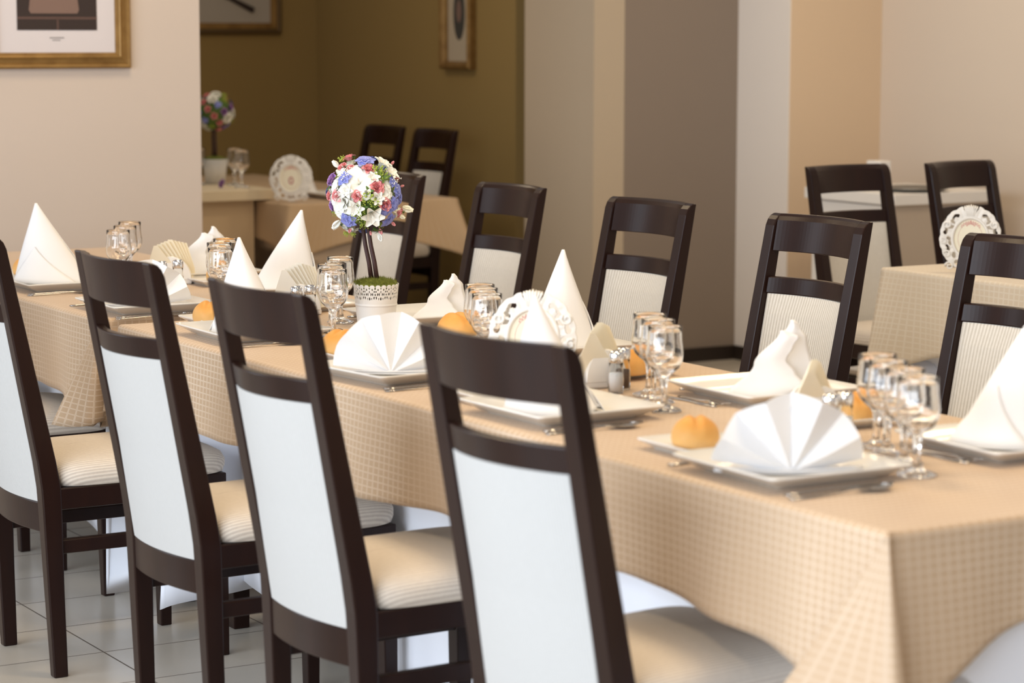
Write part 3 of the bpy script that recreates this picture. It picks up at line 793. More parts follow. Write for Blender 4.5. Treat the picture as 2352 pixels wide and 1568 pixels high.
# ---------------------------------------------------------------- carved plaques with table numbers
def text_mesh(s, size):
    cu_ = bpy.data.curves.new('t', 'FONT'); cu_.body = s; cu_.size = size; cu_.align_x = 'CENTER'; cu_.align_y = 'CENTER'; cu_.extrude = .0004
    o = bpy.data.objects.new('t', cu_); COL.objects.link(o); bpy.context.view_layer.update()
    dg = bpy.context.evaluated_depsgraph_get(); me = bpy.data.meshes.new_from_object(o.evaluated_get(dg)); bpy.data.objects.remove(o); return me
def plaque_frame_mesh():
    """carved scrollwork ring: polar grid with pierced openings"""
    KA, KR = 240, 26; rin_x, rin_z = .050, .058
    def rout(a):
        b = 1+.030*abs(math.sin(a*6.5))+.020*abs(math.sin(a*13+.4))
        return .088*b, .094*b
    def hole(a, q):
        # a: angle from top, symmetric; q: 0 inner..1 outer
        t = abs(a)
        def el(tc, qc, ta, qa, sh=0): return ((t-tc-sh*(q-qc))/ta)**2+((q-qc)/qa)**2 < 1
        if el(.22, .93, .05, .40, .04): return True           # notches either side of the top shell
        if el(.66, .52, .17, .16) and not el(.70, .40, .09, .12): return True
        if el(.88, .42, .05, .20): return True
        if el(1.10, .34, .08, .20, .25): return True
        if el(1.32, .62, .13, .17) and not el(1.29, .78, .07, .12): return True
        if el(1.60, .30, .07, .16, -.2): return True
        if el(1.98, .55, .15, .17) and not el(1.93, .68, .08, .11): return True
        if el(1.80, .25, .10, .10): return True
        if el(2.35, .36, .10, .18, .3): return True
        if el(2.66, .60, .13, .20): return True
        if el(3.05, .55, .16, .16): return True
        return False
    vs = []; grid = {}
    def V(i, j, lay):
        i %= KA; key = (i, j, lay)
        if key not in grid:
            a = -PI+2*PI*i/KA; q = j/KR; ox, oz = rout(a)
            rx = rin_x+(ox-rin_x)*q; rz = rin_z+(oz-rin_z)*q
            rel = .0028*math.sin(q*PI)+.0012*math.cos(a*26)*q*(1-q)*4
            y = (-.0045-rel) if lay == 0 else .004
            grid[key] = len(vs); vs.append((rx*math.sin(a), y, rz*math.cos(a)))
        return grid[key]
    cell = {}
    for i in range(KA):
        for j in range(KR):
            a = -PI+2*PI*(i+.5)/KA; cell[i, j] = not hole(a, (j+.5)/KR)
    fs = []
    for i in range(KA):
        for j in range(KR):
            if not cell[i, j]: continue
            fs.append((V(i, j, 0), V(i+1, j, 0), V(i+1, j+1, 0), V(i, j+1, 0)))
            fs.append((V(i, j, 1), V(i, j+1, 1), V(i+1, j+1, 1), V(i+1, j, 1)))
            for di, dj, e in ((-1, 0, ((i, j), (i, j+1))), (1, 0, ((i+1, j+1), (i+1, j))), (0, -1, ((i+1, j), (i, j))), (0, 1, ((i, j+1), (i+1, j+1)))):
                n2 = ((i+di) % KA, j+dj)
                if not (0 <= n2[1] < KR) or not cell[n2]:
                    (a0, b0), (a1, b1) = e
                    fs.append((V(a0, b0, 0), V(a0, b0, 1), V(a1, b1, 1), V(a1, b1, 0)))
    me = bpy.data.meshes.new('carved_frame'); me.from_pydata(vs, [], fs)
    bm = bmesh.new(); bm.from_mesh(me)
    for _ in range(3): bmesh.ops.smooth_vert(bm, verts=bm.verts, factor=.5, use_axis_x=True, use_axis_y=False, use_axis_z=True)
    bmesh.ops.recalc_face_normals(bm, faces=bm.faces); bm.to_mesh(me); bm.free(); return me
PF = plaque_frame_mesh()
def plaque(x, y, z, rz, num, label, s=1.0):
    t = empty('table_plaque', (x, y, z), rz); tag(t, label, 'sign', 'oval table number plaques in carved white frames')
    zc = .101; tilt = -.10
    o = link('carved_frame', PF, FRAMEW, t, (0, 0, zc), (tilt, 0, 0), True)
    # top shell crest
    m = MB()
    for k in range(-3, 4):
        m.tube([(k*.0025, -.004, .060), (k*.0045, -.008, .078), (k*.0060, -.008, .094-abs(k)*.0012), (k*.0062, -.004, .099-abs(k)*.0016)], [.002, .003, .0032, .0018], 8)
    m.build('shell_crest', FRAMEW, t, (0, 0, zc), (tilt, 0, 0), True)
    # scroll feet and side curls
    for s_ in (-1, 1):
        for (cx, cz, r0, turns, st) in ((.058, -.083, .013, 1.3, 0), (.070, .040, .012, 1.2, 2.4), (.078, -.010, .010, 1.2, 1.0), (.066, -.048, .011, 1.2, .3)):
            pts = []
            for i in range(20):
                u = i/19; a = st+turns*2*PI*u; r = r0*(1-.75*u); pts.append((s_*(cx+r*math.cos(a)), -.008, cz+r*math.sin(a)))
            m = MB(); m.tube(pts, [.0032*(1-.3*i/19) for i in range(20)], 8)
            m.build('scroll', FRAMEW, t, (0, 0, zc), (tilt, 0, 0), True)
    # inner moulding
    m = MB(); K = 64; prof = [(.058, -.002), (.0555, -.010), (.051, -.0115), (.048, -.008), (.047, -.002), (.052, .002)]
    rings = []
    for i in range(K):
        a = 2*PI*i/K; rings.append([(r*math.cos(a), yy, (r+.008)*math.sin(a)) for r, yy in prof])
    rings.append(rings[0]); m.loft(rings, cap=False)
    m.build('oval_moulding', FRAMEW, t, (0, 0, zc), (tilt, 0, 0), True)
    m = MB(); rings = []
    for yy in (-.003, .002): rings.append([(.0495*math.cos(2*PI*i/K), yy, .0575*math.sin(2*PI*i/K)) for i in range(K)])
    m.loft(rings); dk = m.build('oval_panel', CREAM, t, (0, 0, zc), (tilt, 0, 0))
    # thin dark oval line
    m = MB(); pts = [(.036*math.cos(a), -.0033, .044*math.sin(a)) for a in [PI/2+.35+(2*PI-.7)*i/60 for i in range(61)]]
    m.tube(pts, .00028, 4); m.build('oval_line', CRIM, dk)
    # red floral crest printed along the upper rim
    m = MB(); rnd = random.Random(3)
    def dia(cx, cz, w_, h_, an):
        c, s2 = math.cos(an), math.sin(an); b = len(m.v)
        q = [(-w_, 0), (0, -h_), (w_, 0), (0, h_)]
        for yy in (-.0030, -.0037):
            m.v += [(cx+px*c-pz*s2, yy, cz+px*s2+pz*c) for px, pz in q]
        m.f += [(b+3, b+2, b+1, b), (b+4, b+5, b+6, b+7)] + [(b+k, b+(k+1) % 4, b+4+(k+1) % 4, b+4+k) for k in range(4)]
    for i in range(-9, 10):
        a = PI/2 - i*.085; R0 = 1-.06*(abs(i) % 2); cx, cz = .042*R0*math.cos(a), .050*R0*math.sin(a)
        dia(cx, cz, .0019, .0009, a+i); dia(cx*.95, cz*.95, .0014, .0008, a+1.3*i)
        if abs(i) < 5:
            dia(cx*.89, cz*.89-.001, .0017, .0008, a-.7*i); dia(cx*1.02, cz*.93, .0012, .0007, i)
    for cx, cz in ((0, .050), (-.011, .037), (.011, .037), (0, .044), (-.006, .041), (.006, .041)):
        for k in range(5): dia(cx+.0016*math.cos(k*1.256), cz+.0016*math.sin(k*1.256), .0012, .0005, k*1.256)
    m.build('red_floral_crest', RED, dk)
    me = text_mesh(num, .045); n = link('number', me, CRIM, dk, (0, -.0034, -.012), (PI/2, 0, 0))
    m = MB(); m.loft([[(-.02, .003, zz), (.02, .003, zz), (.02, .006, zz), (-.02, .006, zz)] for zz in (.03, .10)])
    # easel leg behind
    m = MB(); m.loft([[(-.008, .012, .12), (.008, .012, .12), (.008, .015, .12), (-.008, .015, .12)], [(-.010, .055, .0), (.010, .055, .0), (.010, .058, .0), (-.010, .058, .0)]])
    m.build('easel_leg', FRAMEW, t)
    t.scale = (s, s, s)
    return t
plaque(-1.479, .308, ZT, VW-.12, '4', 'carved white oval plaque with red crest, on the near table above the nearest chair', .98)
plaque(-2.862, 2.66, ZT, VW-.30, '1', 'carved white oval plaque on the cream side table at the right', 1.0)
plaque(-6.72, 2.30, .7505, VW+.05, '0', 'blurred carved white plaque on the niche table at the back left', 1.0)

# ---------------------------------------------------------------- flower ball topiary
M_WHITE = mat('white_petals', (.88, .87, .80), .6, Subsurface_Weight=.1, Subsurface_Scale=.1)
M_IVORY = mat('ivory_petals', (.86, .82, .62), .6, Subsurface_Weight=.1, Subsurface_Scale=.1)
M_PINK = mat('pink_rose_petals', (.80, .22, .27), .6, Subsurface_Weight=.1, Subsurface_Scale=.1)
vary(M_PINK, (.74, .18, .22), (.92, .48, .46), 60, 2)
M_PURP = mat('purple_rose_petals', (.40, .22, .50), .6)
M_BLUE = mat('blue_hydrangea_petals', (.20, .22, .62), .6)
vary(M_BLUE, (.13, .14, .50), (.34, .40, .80), 40, 2)
M_GREEN = mat('lime_green_filler', (.38, .48, .07), .7)
M_LEAF = mat('dark_green_leaf', (.09, .17, .03), .6)
M_MOSS = mat('green_moss', (.16, .20, .02), .9); vary(M_MOSS, (.07, .10, .012), (.30, .33, .05), 60, 3)
M_BARK = mat('dark_red_bark', (.045, .016, .014), .6)
M_POT = mat('white_enamel_pot', (.80, .79, .76), .4)
M_INNER = mat('dark_pot_liner', (.10, .09, .07), .9)
def petal(m, az, open_, L, W, cup=.4, base=.002, zoff=0, n=5, curl=.0):
    """one petal growing from the origin; open_=0 upright .. 1 flat"""
    rows = []; ca, sa = math.cos(az), math.sin(az)
    for i in range(n+1):
        t = i/n; ang = open_*PI/2*(.55+.45*t)+curl*t*t; d = L*t
        rr = base+L*t*math.sin(ang); zz = zoff+L*t*math.cos(ang)
        w_ = W*math.sin(PI*(.12+.80*t))**.8
        row = []
        for k in range(5):
            s = k/4*2-1; lat = s*w_; bend = -cup*w_*s*s*.8
            row.append(((rr+bend*math.cos(ang))*ca-lat*sa, (rr+bend*math.cos(ang))*sa+lat*ca, zz-bend*math.sin(ang)))
        rows.append(row)
    m.loft(rows, cap=False, closed=False)
def mk(name, fn, mt, th=.0006):
    m = MB(); fn(m); me = bpy.data.meshes.new(name); me.from_pydata([tuple(v) for v in m.v], [], m.f); me.update(); me.materials.append(mt)
    for p in me.polygons: p.use_smooth = True
    return me
def f_rose(m):
    for ring, (n, o_, L, W) in enumerate([(3, .05, .9, .42), (4, .16, .95, .5), (5, .34, 1.0, .55), (5, .60, 1.0, .58)]):
        for k in range(n): petal(m, 2*PI*k/n+ring*.6, o_, L*.95, W, .9, .04+.05*ring, -.35, curl=.25*ring/3)
def f_peony(m):
    for ring, (n, o_, L, W) in enumerate([(5, .12, .75, .4), (7, .35, .9, .42), (8, .6, 1.05, .45), (8, .85, 1.1, .5)]):
        for k in range(n): petal(m, 2*PI*k/n+ring*.37, o_+.06*math.sin(k*7), L, W, .6, .04, -.3, curl=.3)
def f_calla(m):
    for k in range(6): petal(m, 2*PI*k/6, .62+.1*math.sin(k*2.3), 1.25, .55, -.15, .06, -.45, curl=.7)
    m.tube([(0, 0, -.4), (0, 0, .1), (.03, 0, .45)], [.07, .07, .03], 8)
def f_bell(m):
    for k in range(6): petal(m, 2*PI*k/6, .30, 1.2, .42, .8, .10, -.45, curl=.35)
    for k in range(3): m.tube([(0, 0, -.3), (.08*math.cos(k*2.1), .08*math.sin(k*2.1), .6)], .02, 5)
def f_bud(m):
    for k in range(5): petal(m, 2*PI*k/5, .12, 1.3, .42, 1.0, .12, -.5, curl=-.1)
    for k in range(3): petal(m, 2*PI*k/3+.5, .06, 1.2, .35, 1.0, .05, -.5)
def f_hyd(m):
    rnd = random.Random(5)
    for c in range(9):
        az = c*2.4; rr = .22*math.sqrt(c)*.95; ox, oy, oz = rr*math.cos(az), rr*math.sin(az), .25-.5*rr*rr
        n0 = len(m.v)
        for k in range(4): petal(m, 2*PI*k/4+az, .80, .36, .20, .2, .01, 0, 3)
        tx, ty = ox*.8, oy*.8
        for i in range(n0, len(m.v)):
            x, y, z = m.v[i]; m.v[i] = (x+ox, y+oy, z+oz-.6*(x*tx+y*ty))
def f_green(m):
    rnd = random.Random(8)
    for c in range(34):
        a = rnd.uniform(0, 6.28); r = math.sqrt(rnd.random())*.9; z = rnd.uniform(-.2, .7)
        x, y = r*math.cos(a), r*math.sin(a); s = rnd.uniform(.09, .17)
        m.tube([(x*.3, y*.3, -.4), (x, y, z)], .018, 4)
        m.lathe_at = None
        n = len(m.v); m.v += [(x+s, y, z), (x, y+s, z), (x-s, y, z), (x, y-s, z), (x, y, z+s*1.2), (x, y, z-s)]
        m.f += [(n, n+1, n+4), (n+1, n+2, n+4), (n+2, n+3, n+4), (n+3, n, n+4), (n+1, n, n+5), (n+2, n+1, n+5), (n+3, n+2, n+5), (n, n+3, n+5)]
def f_gyp(m):
    rnd = random.Random(9)
    for c in range(26):
        a = rnd.uniform(0, 6.28); r = math.sqrt(rnd.random()); z = rnd.uniform(.1, .6)
        x, y = r*math.cos(a), r*math.sin(a); s = rnd.uniform(.06, .10)
        n = len(m.v); m.v += [(x+s, y, z), (x, y+s, z), (x-s, y, z), (x, y-s, z), (x, y, z+s), (x, y, z-s)]
        m.f += [(n, n+1, n+4), (n+1, n+2, n+4), (n+2, n+3, n+4), (n+3, n, n+4), (n+1, n, n+5), (n+2, n+1, n+5), (n+3, n+2, n+5), (n, n+3, n+5)]
def f_leaf(m):
    for k in range(3): petal(m, k*2.1, .55, 1.3, .30, .3, .02, -.3, curl=.2)
FL = dict(P=('pink_rose', mk('pink_rose', f_rose, M_PINK)), V=('purple_rose', mk('purple_rose', f_rose, M_PURP)), W=('white_peony', mk('white_peony', f_peony, M_WHITE)),
          C=('white_lily', mk('white_lily', f_calla, M_WHITE)), B=('freesia_bloom', mk('freesia_bloom', f_bell, M_WHITE)), D=('ivory_bud', mk('ivory_bud', f_bud, M_IVORY)),
          d=('white_bud', mk('white_bud', f_bud, M_WHITE)), H=('blue_hydrangea', mk('blue_hydrangea', f_hyd, M_BLUE)), G=('green_filler', mk('green_filler', f_green, M_GREEN)),
          Y=('tiny_white_blossoms', mk('tiny_white_blossoms', f_gyp, M_WHITE)), L=('leaf_cluster', mk('leaf_cluster', f_leaf, M_LEAF)), p=('pink_bud', mk('pink_bud', f_bud, M_PINK)))
BLOOMS = [('P', 495, 235, 42), ('P', 435, 325, 38), ('P', 520, 345, 28), ('P', 705, 355, 42), ('P', 790, 540, 48), ('P', 390, 625, 42), ('P', 600, 630, 38), ('P', 870, 715, 48), ('P', 985, 770, 34), ('P', 305, 615, 32),
 ('p', 510, 935, 24), ('p', 800, 945, 28), ('p', 705, 955, 20), ('p', 920, 870, 24), ('p', 1000, 515, 18), ('V', 335, 455, 50), ('V', 340, 720, 34), ('V', 650, 245, 26), ('p', 910, 300, 20),
 ('H', 660, 290, 78), ('H', 505, 850, 70), ('H', 880, 840, 68), ('H', 930, 700, 64), ('H', 965, 560, 60), ('H', 470, 460, 58), ('H', 990, 640, 50), ('H', 745, 240, 50), ('H', 850, 770, 50), ('H', 925, 480, 46),
 ('C', 605, 480, 92), ('W', 440, 690, 88), ('B', 825, 305, 62), ('B', 900, 390, 62), ('W', 380, 520, 60), ('W', 310, 570, 46), ('W', 400, 790, 52), ('B', 590, 740, 56), ('B', 740, 810, 76), ('W', 860, 610, 62), ('B', 790, 650, 46),
 ('d', 680, 590, 30), ('d', 370, 895, 52), ('D', 1072, 735, 52), ('d', 368, 300, 40), ('B', 755, 450, 42), ('d', 800, 1005, 38), ('D', 1005, 805, 30), ('W', 560, 350, 46), ('W', 880, 520, 46), ('B', 500, 580, 50), ('W', 330, 660, 48), ('d', 410, 390, 34), ('W', 540, 800, 40), ('B', 450, 400, 36),
 ('G', 430, 260, 32), ('G', 790, 390, 50), ('G', 700, 650, 46), ('G', 595, 820, 40), ('G', 845, 440, 40), ('G', 655, 900, 32), ('G', 545, 970, 24), ('G', 480, 965, 24), ('G', 640, 780, 26), ('G', 760, 700, 36), ('G', 640, 700, 30),
 ('Y', 470, 460, 62), ('Y', 935, 480, 50), ('Y', 500, 390, 46), ('Y', 630, 820, 34), ('L', 320, 530, 26), ('L', 840, 450, 40), ('L', 345, 750, 22), ('L', 745, 940, 38), ('L', 790, 940, 30), ('L', 550, 240, 24), ('L', 710, 580, 28), ('L', 655, 730, 26), ('L', 1010, 760, 18), ('L', 430, 880, 18)]
def rot_to(d):
    return Vector(d).to_track_quat('Z', 'Y').to_euler()
def topiary(x, y, z, label, lean=(0, 0), full=True, s=1.0, potlab=True):
    t = empty('flower_topiary', (x, y, z)); tag(t, label, 'flower arrangement', 'flower ball topiaries')
    KA, KZ = 288, 40; Hp = .108; r0, r1 = .044, .0545
    def hole(u, v):
        # u in motif units, v height 0..1
        if v > .95: return abs((u*2 % 1)-.5)*2 > 1.0-(v-.95)*9 or (v-.95)/.05 > .55+.45*math.sin(PI*(u*2 % 1))
        if v < .60: 
            return False
        uu = (u % 1)-.5; vv = (v-.66)/.34
        for (a, b, ra, rb) in ((0, .12, .07, .10), (-.20, .12, .035, .07), (.20, .12, .035, .07), (-.13, .40, .045, .09), (.13, .40, .045, .09), (0, .55, .04, .08), (-.28, .40, .05, .08), (.28, .40, .05, .08),
                               (-.40, .18, .055, .09), (.40, .18, .055, .09), (-.42, .58, .05, .07), (.42, .58, .05, .07), (-.25, .70, .05, .06), (.25, .70, .05, .06), (0, .78, .05, .06), (.5, .78, .06, .07), (-.5, .78, .06, .07), (.5, .38, .05, .07), (-.5, .38, .05, .07)):
            if ((uu-a)/ra)**2+((vv-b)/rb)**2 < 1: return True
        return False
    m = MB(); vs = []; grid = {}
    if full:
        KA, KZ = 384, 64
        def V(i, j):
            i %= KA
            if (i, j) not in grid:
                a = 2*PI*i/KA; q = j/KZ; r = r0+(r1-r0)*q
                if .53 < q < .56: r += .0012
                if q < .03: r -= .002
                grid[i, j] = len(vs); vs.append((r*math.cos(a), r*math.sin(a), Hp*q))
            return grid[i, j]
        fs = []
        for i in range(KA):
            for j in range(KZ):
                if hole((i+.5)/KA*12, (j+.5)/KZ): continue
                # two rows of tiny pin holes under the lace
                fs.append((V(i, j), V(i+1, j), V(i+1, j+1), V(i, j+1)))
        o = mesh('lace_pot', vs, fs, M_POT, t, smooth=True); solid(o, .0012, -1)
    else:
        m = MB(); m.lathe([(.0005, 0), (r0, 0), (r1, Hp), (r1-.002, Hp), (r1-.003, Hp-.02), (.0005, Hp-.02)], 40); m.build('pot', M_POT, t, smooth=True)
    m = MB(); m.lathe([(.0005, .001), (r0-.004, .001), (r1-.004, Hp-.012), (.0005, Hp-.010)], 40); m.build('pot_liner', M_INNER, t, smooth=True)
    m = MB(); m.lathe([(.0005, Hp-.012), (r1-.005, Hp-.012), (r1-.004, Hp-.003), (.04, Hp+.006), (.02, Hp+.012), (.0005, Hp+.013)], 30)
    rnd = random.Random(2)
    for i in range(1500 if full else 200):
        a = rnd.uniform(0, 2*PI); r = math.sqrt(rnd.random())*(r1-.003); z0 = Hp+.010-.010*(r/r1)**2
        L = rnd.uniform(.006, .014); b = rnd.uniform(0, 2*PI); tl = rnd.uniform(.2, 1.0)
        px, py = r*math.cos(a), r*math.sin(a); ex, ey = px+L*tl*math.cos(b), py+L*tl*math.sin(b); w_ = .0006
        n = len(m.v); m.v += [(px-w_, py+w_, z0), (px+w_, py-w_, z0), (px, py+w_, z0+.0004), (ex, ey, z0+L*(1.1-tl*.7))]
        m.f += [(n, n+1, n+3), (n+1, n+2, n+3), (n+2, n, n+3)]
    o = m.build('moss', M_MOSS, t); o['kind'] = 'stuff'
    lx, ly = lean; Zc = .318 if full else .315
    for k, (ox, oy) in enumerate([(-.004, -.004), (.006, .003)]):
        m = MB(); bx, by = ox*1.2+rt.x*(-.003), oy*1.2+rt.y*(-.003)
        m.tube([(bx, by, Hp), (bx+lx*.3+.002, by+ly*.3, Hp+.05), (bx+lx*.55-.002, by+ly*.55, Hp+.09), (bx+lx*.9, by+ly*.9, Zc-.06)], [.0062, .0055, .0052, .005], 10)
        m.build('stem', M_BARK, t, smooth=True)
    Rb = .082; C0 = Vector((lx, ly, Zc))
    m = MB(); rings = []
    for i in range(1, 16):
        v = PI*i/16; rings.append([(C0.x+Rb*.86*math.sin(v)*math.cos(2*PI*j/28), C0.y+Rb*.86*math.sin(v)*math.sin(2*PI*j/28), C0.z-Rb*.86*math.cos(v)) for j in range(28)])
    m.loft(rings); m.build('foam_ball', M_LEAF, t, smooth=True)
    V3 = -F  # towards the photographer
    cnt = 0
    def bloom(k, d, sz, rr):
        nonlocal cnt
        nm, me = FL[k]; o = link(nm, me, None, t); o.location = C0+d*rr; e = rot_to(d)
        o.rotation_euler = e; o.scale = (sz, sz, sz); cnt += 1; return o
    pxm = 5.86/5649/3.92
    if full:
        for (k, bx, by, r) in BLOOMS:
            u_, v_ = (bx-648)*pxm, -(by-600)*pxm; rr = math.hypot(u_, v_)
            size = r*pxm*1.5
            Rm = .096
            if rr < Rm*.97:
                w_ = math.sqrt(max(0, Rm*Rm-rr*rr)); d = (R_*u_+U_*v_+V3*w_).normalized(); dist = Rm-.010
                if k in 'W': dist -= .006
                if k in 'LG': dist += .002
                if k == 'Y': dist += .006
                bloom(k, d, size, dist)
            else:
                d = (R_*u_+U_*v_+V3*.004).normalized(); bloom(k, d, size, rr-size*.62)
        golden = PI*(3-math.sqrt(5)); kinds = 'WHPWBGHWVWHPGW'
        for i in range(44):
            zz = 1-2*(i+.5)/44; a = golden*i; q = math.sqrt(1-zz*zz); d = Vector((q*math.cos(a), q*math.sin(a), zz))
            if d.dot(V3) > -.12: continue
            k = kinds[i % len(kinds)]
            bloom(k, d, {'W': .022, 'H': .019, 'P': .012, 'B': .017, 'G': .011, 'V': .012}[k], .086)
    else:
        golden = PI*(3-math.sqrt(5)); kinds = 'WHPGVWPHGVPH'
        for i in range(44):
            zz = 1-2*(i+.5)/44; a = golden*i; q = math.sqrt(1-zz*zz); d = Vector((q*math.cos(a), q*math.sin(a), zz))
            k = kinds[i % len(kinds)]
            bloom(k, d, {'W': .024, 'H': .021, 'P': .016, 'B': .017, 'G': .018, 'V': .018}[k], .080)
    t.scale = (s, s, s)
    return t
lean = rt*(-.026)
topiary(-2.515, .500, ZT, 'bright flower ball on dark stems in a white lace pot, on the near table', (lean.x, lean.y))
topiary(-7.31, 2.215, .801, 'blurred dark flower ball in a pale pot on the counter in the niche', (0, 0), False, 1.0)

# ---------------------------------------------------------------- counters
def counter(name, x0, x1, y0, y1, h, label, over=.03, sl=.045, faces=COUNT, side=COUNT, top=COUNT):
    t = empty(name, ((x0+x1)/2, (y0+y1)/2, 0)); tag(t, label, 'counter')
    a, b = (x1-x0)/2, (y1-y0)/2
    m = MB(); m.box(-a, a, -b, b, h-sl, h); bevel(m.build('countertop', top, t), .003)
    m = MB(); m.box(-a+over, a-over, -b+over, b-over, .08, h-sl); bevel(m.build('cabinet_body', side, t), .003)
    m = MB(); m.box(-a+over+.03, a-over-.03, -b+over+.03, b-over-.03, 0, .08); m.build('plinth', BASEB, t)
    m = MB(); m.box(-a+over+.006, a-over-.006, -b+over-.014, -b+over, .10, h-sl-.006); bevel(m.build('front_panel', faces, t), .002)
    return t
counter('sideboard', -5.47, -4.89, 4.05, 4.60, .83, 'white sideboard against the wall behind the two right dark chairs', side=COUNTB)
counter('counter', -7.45, -6.85, 1.30, 2.29, .80, 'pale cream counter in the niche carrying the second flower ball', over=.07, side=mat('cream_cabinet', (.66, .50, .32), .5), faces=mat('cream_front', (.64, .49, .31), .5), top=mat('cream_countertop', (.76, .64, .45), .4))
m = MB(); m.lathe([(.0005, 0), (.10, 0), (.135, .012), (.137, .016), (.13, .016), (.10, .005), (.0005, .004)], 40)
tr = m.build('serving_tray', GREYM, loc=(-5.03, 4.27, .8305), smooth=True); tag(tr, 'round grey metal tray on the white sideboard', 'tray')
m = MB(); m.box(-.045, .045, -.03, .03, 0, .112)
bx_ = m.build('menu_box', COUNT, loc=(-5.26, 4.27, .8305)); bevel(bx_, .006); tag(bx_, 'small white box on the sideboard, top peeking above the left dark chair', 'box')
# niche table setting
for (x, y, z, l) in ((-7.16, 2.24, .8005, 'blurred stemmed glass left of the niche plaque, front one'), (-7.28, 2.12, .8005, 'blurred stemmed glass by the second flower ball'), (-7.0, 2.2, .8005, 'blurred stemmed glass right beside the niche plaque')):
    glass(x, y, z, l, 'stemmed glasses in the niche')
c = cone_napkin(-7.03, 2.50, VW, .16, .075, 9, 'blurred white cone napkin behind the niche plaque'); c.location.z = .751
c = copy_tree(dplate); c.location = (-6.86, 2.62, .7505); tag(c, 'blurred square plate on the niche table right of the plaque', 'plate', PG)
c = copy_tree(roll0); c.location = (-6.84, 2.66, .758); tag(c, 'blurred bread roll on the niche table plate', 'bread roll', 'golden bread rolls')
vo = link('purple_rose_bloom', FL['V'][1], None, None, (-6.98, 2.10, .8205), (1.2, 0, 0)); vo.scale = (.022,)*3; tag(vo, 'loose purple bloom lying on the niche counter', 'flower')
# right side table setting
glass(-2.72, 2.93, ZT, 'wine glass right of the carved plaque on the cream table', 'stemmed glasses on the cream side table')
glass(-2.62, 2.98, ZT, 'wine glass at the right edge of the photo on the cream table', 'stemmed glasses on the cream side table')
c = cone_napkin(-2.80, 2.86, VW, .15, .06, 8, 'pale napkin half hidden behind the plaque on the cream table', lean=(-.02, 0)); c.location.z = ZT
c = copy_tree(knife0); c.location = (-3.05, 2.73, ZT); c.rotation_euler = (0, 0, -PI/2); c.scale = (.8,)*3; tag(c, 'steel knife at the left end of the cream side table', 'knife', 'knives of polished steel')

# ---------------------------------------------------------------- pictures
def frame_prof(parent, w_, h_, prof, m, name='frame'):
    """prof: list of (inset from outer edge, height out of wall); local x-z plane, front towards -y"""
    b = MB(); rings = []
    for sx, sz in ((-1, -1), (1, -1), (1, 1), (-1, 1), (-1, -1)):
        rings.append([(sx*(w_/2-i), -o, sz*(h_/2-i)) for i, o in prof])
    b.loft(rings, cap=False); return b.build(name, m, parent)
GP = [(0, 0), (0, .018), (.006, .024), (.014, .022), (.018, .015), (.030, .017), (.040, .022), (.044, .020), (.047, .014), (.054, .012), (.056, .004), (.056, 0)]
t = empty('framed_picture', (-5.598, .86, 1.335+.36), PI/2); tag(t, 'gold framed picture of a lamp on the light wall at upper left', 'picture')
W0, H0 = .538, .72
frame_prof(t, W0, H0, GP, GOLD)
m = MB(); m.box(-W0/2+.05, W0/2-.05, -.006, -.001, -H0/2+.05, H0/2-.05); m.build('mat_board', MATB, t)
dark = mat('dark_print', (.030, .018, .016), .5); shade = mat('printed_lampshade', (.20, .125, .10), .6); sofa = mat('printed_sofa_edge', (.10, .055, .045), .6)
xa, xb, zb = .714-.86, 1.007-.86, 1.468-(1.335+.36)
m = MB(); m.box(xa, xb, -.0075, -.006, zb, zb+.44); pr = m.build('print', dark, t)
m = MB(); n = 10; cx = xa+.135
ring0 = [(cx-.085+.0, zb+.058), (cx+.085, zb+.058), (cx+.092, zb+.07), (cx+.085, zb+.12), (cx+.06, zb+.22), (cx-.06, zb+.22), (cx-.085, zb+.12), (cx-.092, zb+.07)]
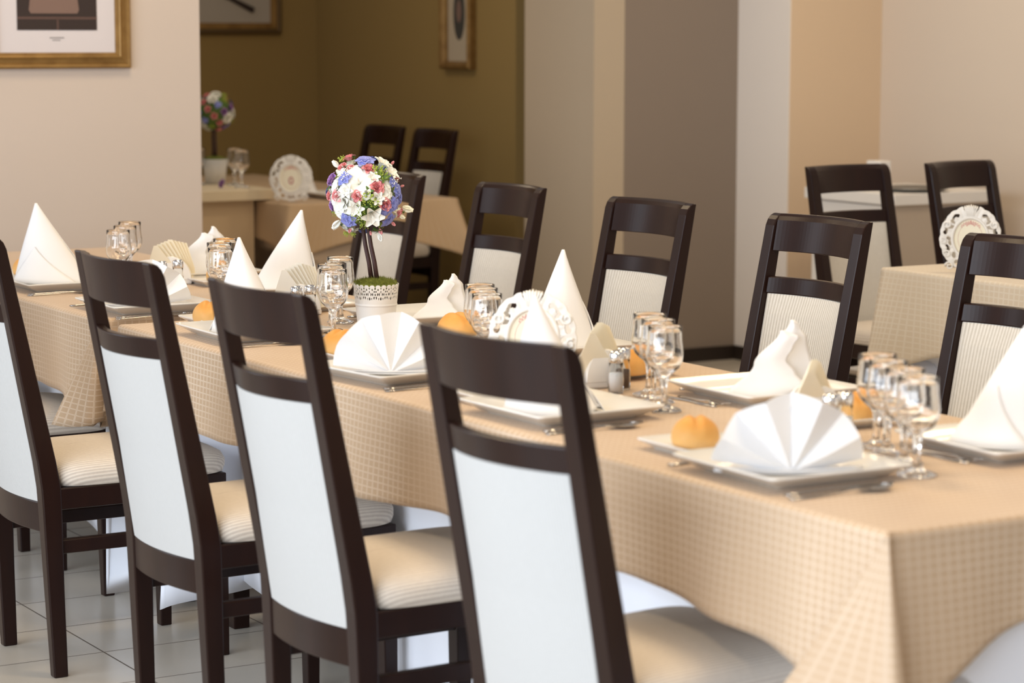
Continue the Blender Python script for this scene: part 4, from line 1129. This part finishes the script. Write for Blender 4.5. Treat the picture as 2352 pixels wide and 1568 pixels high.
m.loft([[(a, -.0075, b) for a, b in ring0], [(a, -.0082, b) for a, b in ring0]]); m.build('printed_lamp', shade, pr)
m = MB(); m.box(xa, xb, -.0081, -.0075, zb+.038, zb+.046); m.box(cx+.01, cx+.016, -.0081, -.0075, zb, zb+.04); m.build('printed_edge', sofa, pr)
m = MB()
for k in range(9): m.box(-.028+k*.006, -.0235+k*.006, -.0068, -.006, -H0/2+.105, -H0/2+.108)
for k in range(5): m.box(-.018+k*.006, -.0135+k*.006, -.0068, -.006, -H0/2+.097, -H0/2+.0995)
m.build('caption', BLACK, t)
t = empty('framed_picture', (-9.398, 3.13, 1.453+.35), PI/2); tag(t, 'wide brown framed picture in the dark niche at top left', 'picture')
frame_prof(t, .80, .70, [(0, 0), (0, .02), (.012, .026), (.022, .02), (.026, 0)], DGOLD)
frame_prof(t, .748, .648, [(0, 0), (0, .016), (.03, .012), (.034, 0)], GOLD, 'inner_frame')
m = MB(); m.box(-.35, .35, -.005, -.001, -.30, .30); m.build('mat_board', mat('grey_mat', (.42, .38, .33), .8), t)
m = MB(); m.tube([(-.04, -.006, -.12), (.10, -.006, -.16), (.24, -.006, -.225)], [.006, .012, .017], 8); m.build('printed_feather', dark, t)
t = empty('framed_picture', (-7.82, 3.748, 1.285+.34), 0); tag(t, 'narrow gold framed portrait on the dim wall above the two niche chairs', 'picture')
frame_prof(t, .30, .68, [(0, 0), (0, .035), (.012, .045), (.028, .038), (.036, .02), (.04, 0)], GOLD)
m = MB(); m.box(-.115, .115, -.008, -.001, -.305, .305); m.build('mat_board', mat('tan_mat', (.45, .38, .28), .8), t)
m = MB(); m.loft([[(.055*math.cos(2*PI*i/32), yy, -.07+.13*math.sin(2*PI*i/32)) for i in range(32)] for yy in (-.008, -.0095)]); m.build('oval_print', mat('dark_oval_print', (.05, .05, .045), .6), t)
m = MB(); m.loft([[(.024*math.cos(2*PI*i/24), yy, -.06+.055*math.sin(2*PI*i/24)) for i in range(24)] for yy in (-.0095, -.0105)]); m.build('printed_face', shade, t)
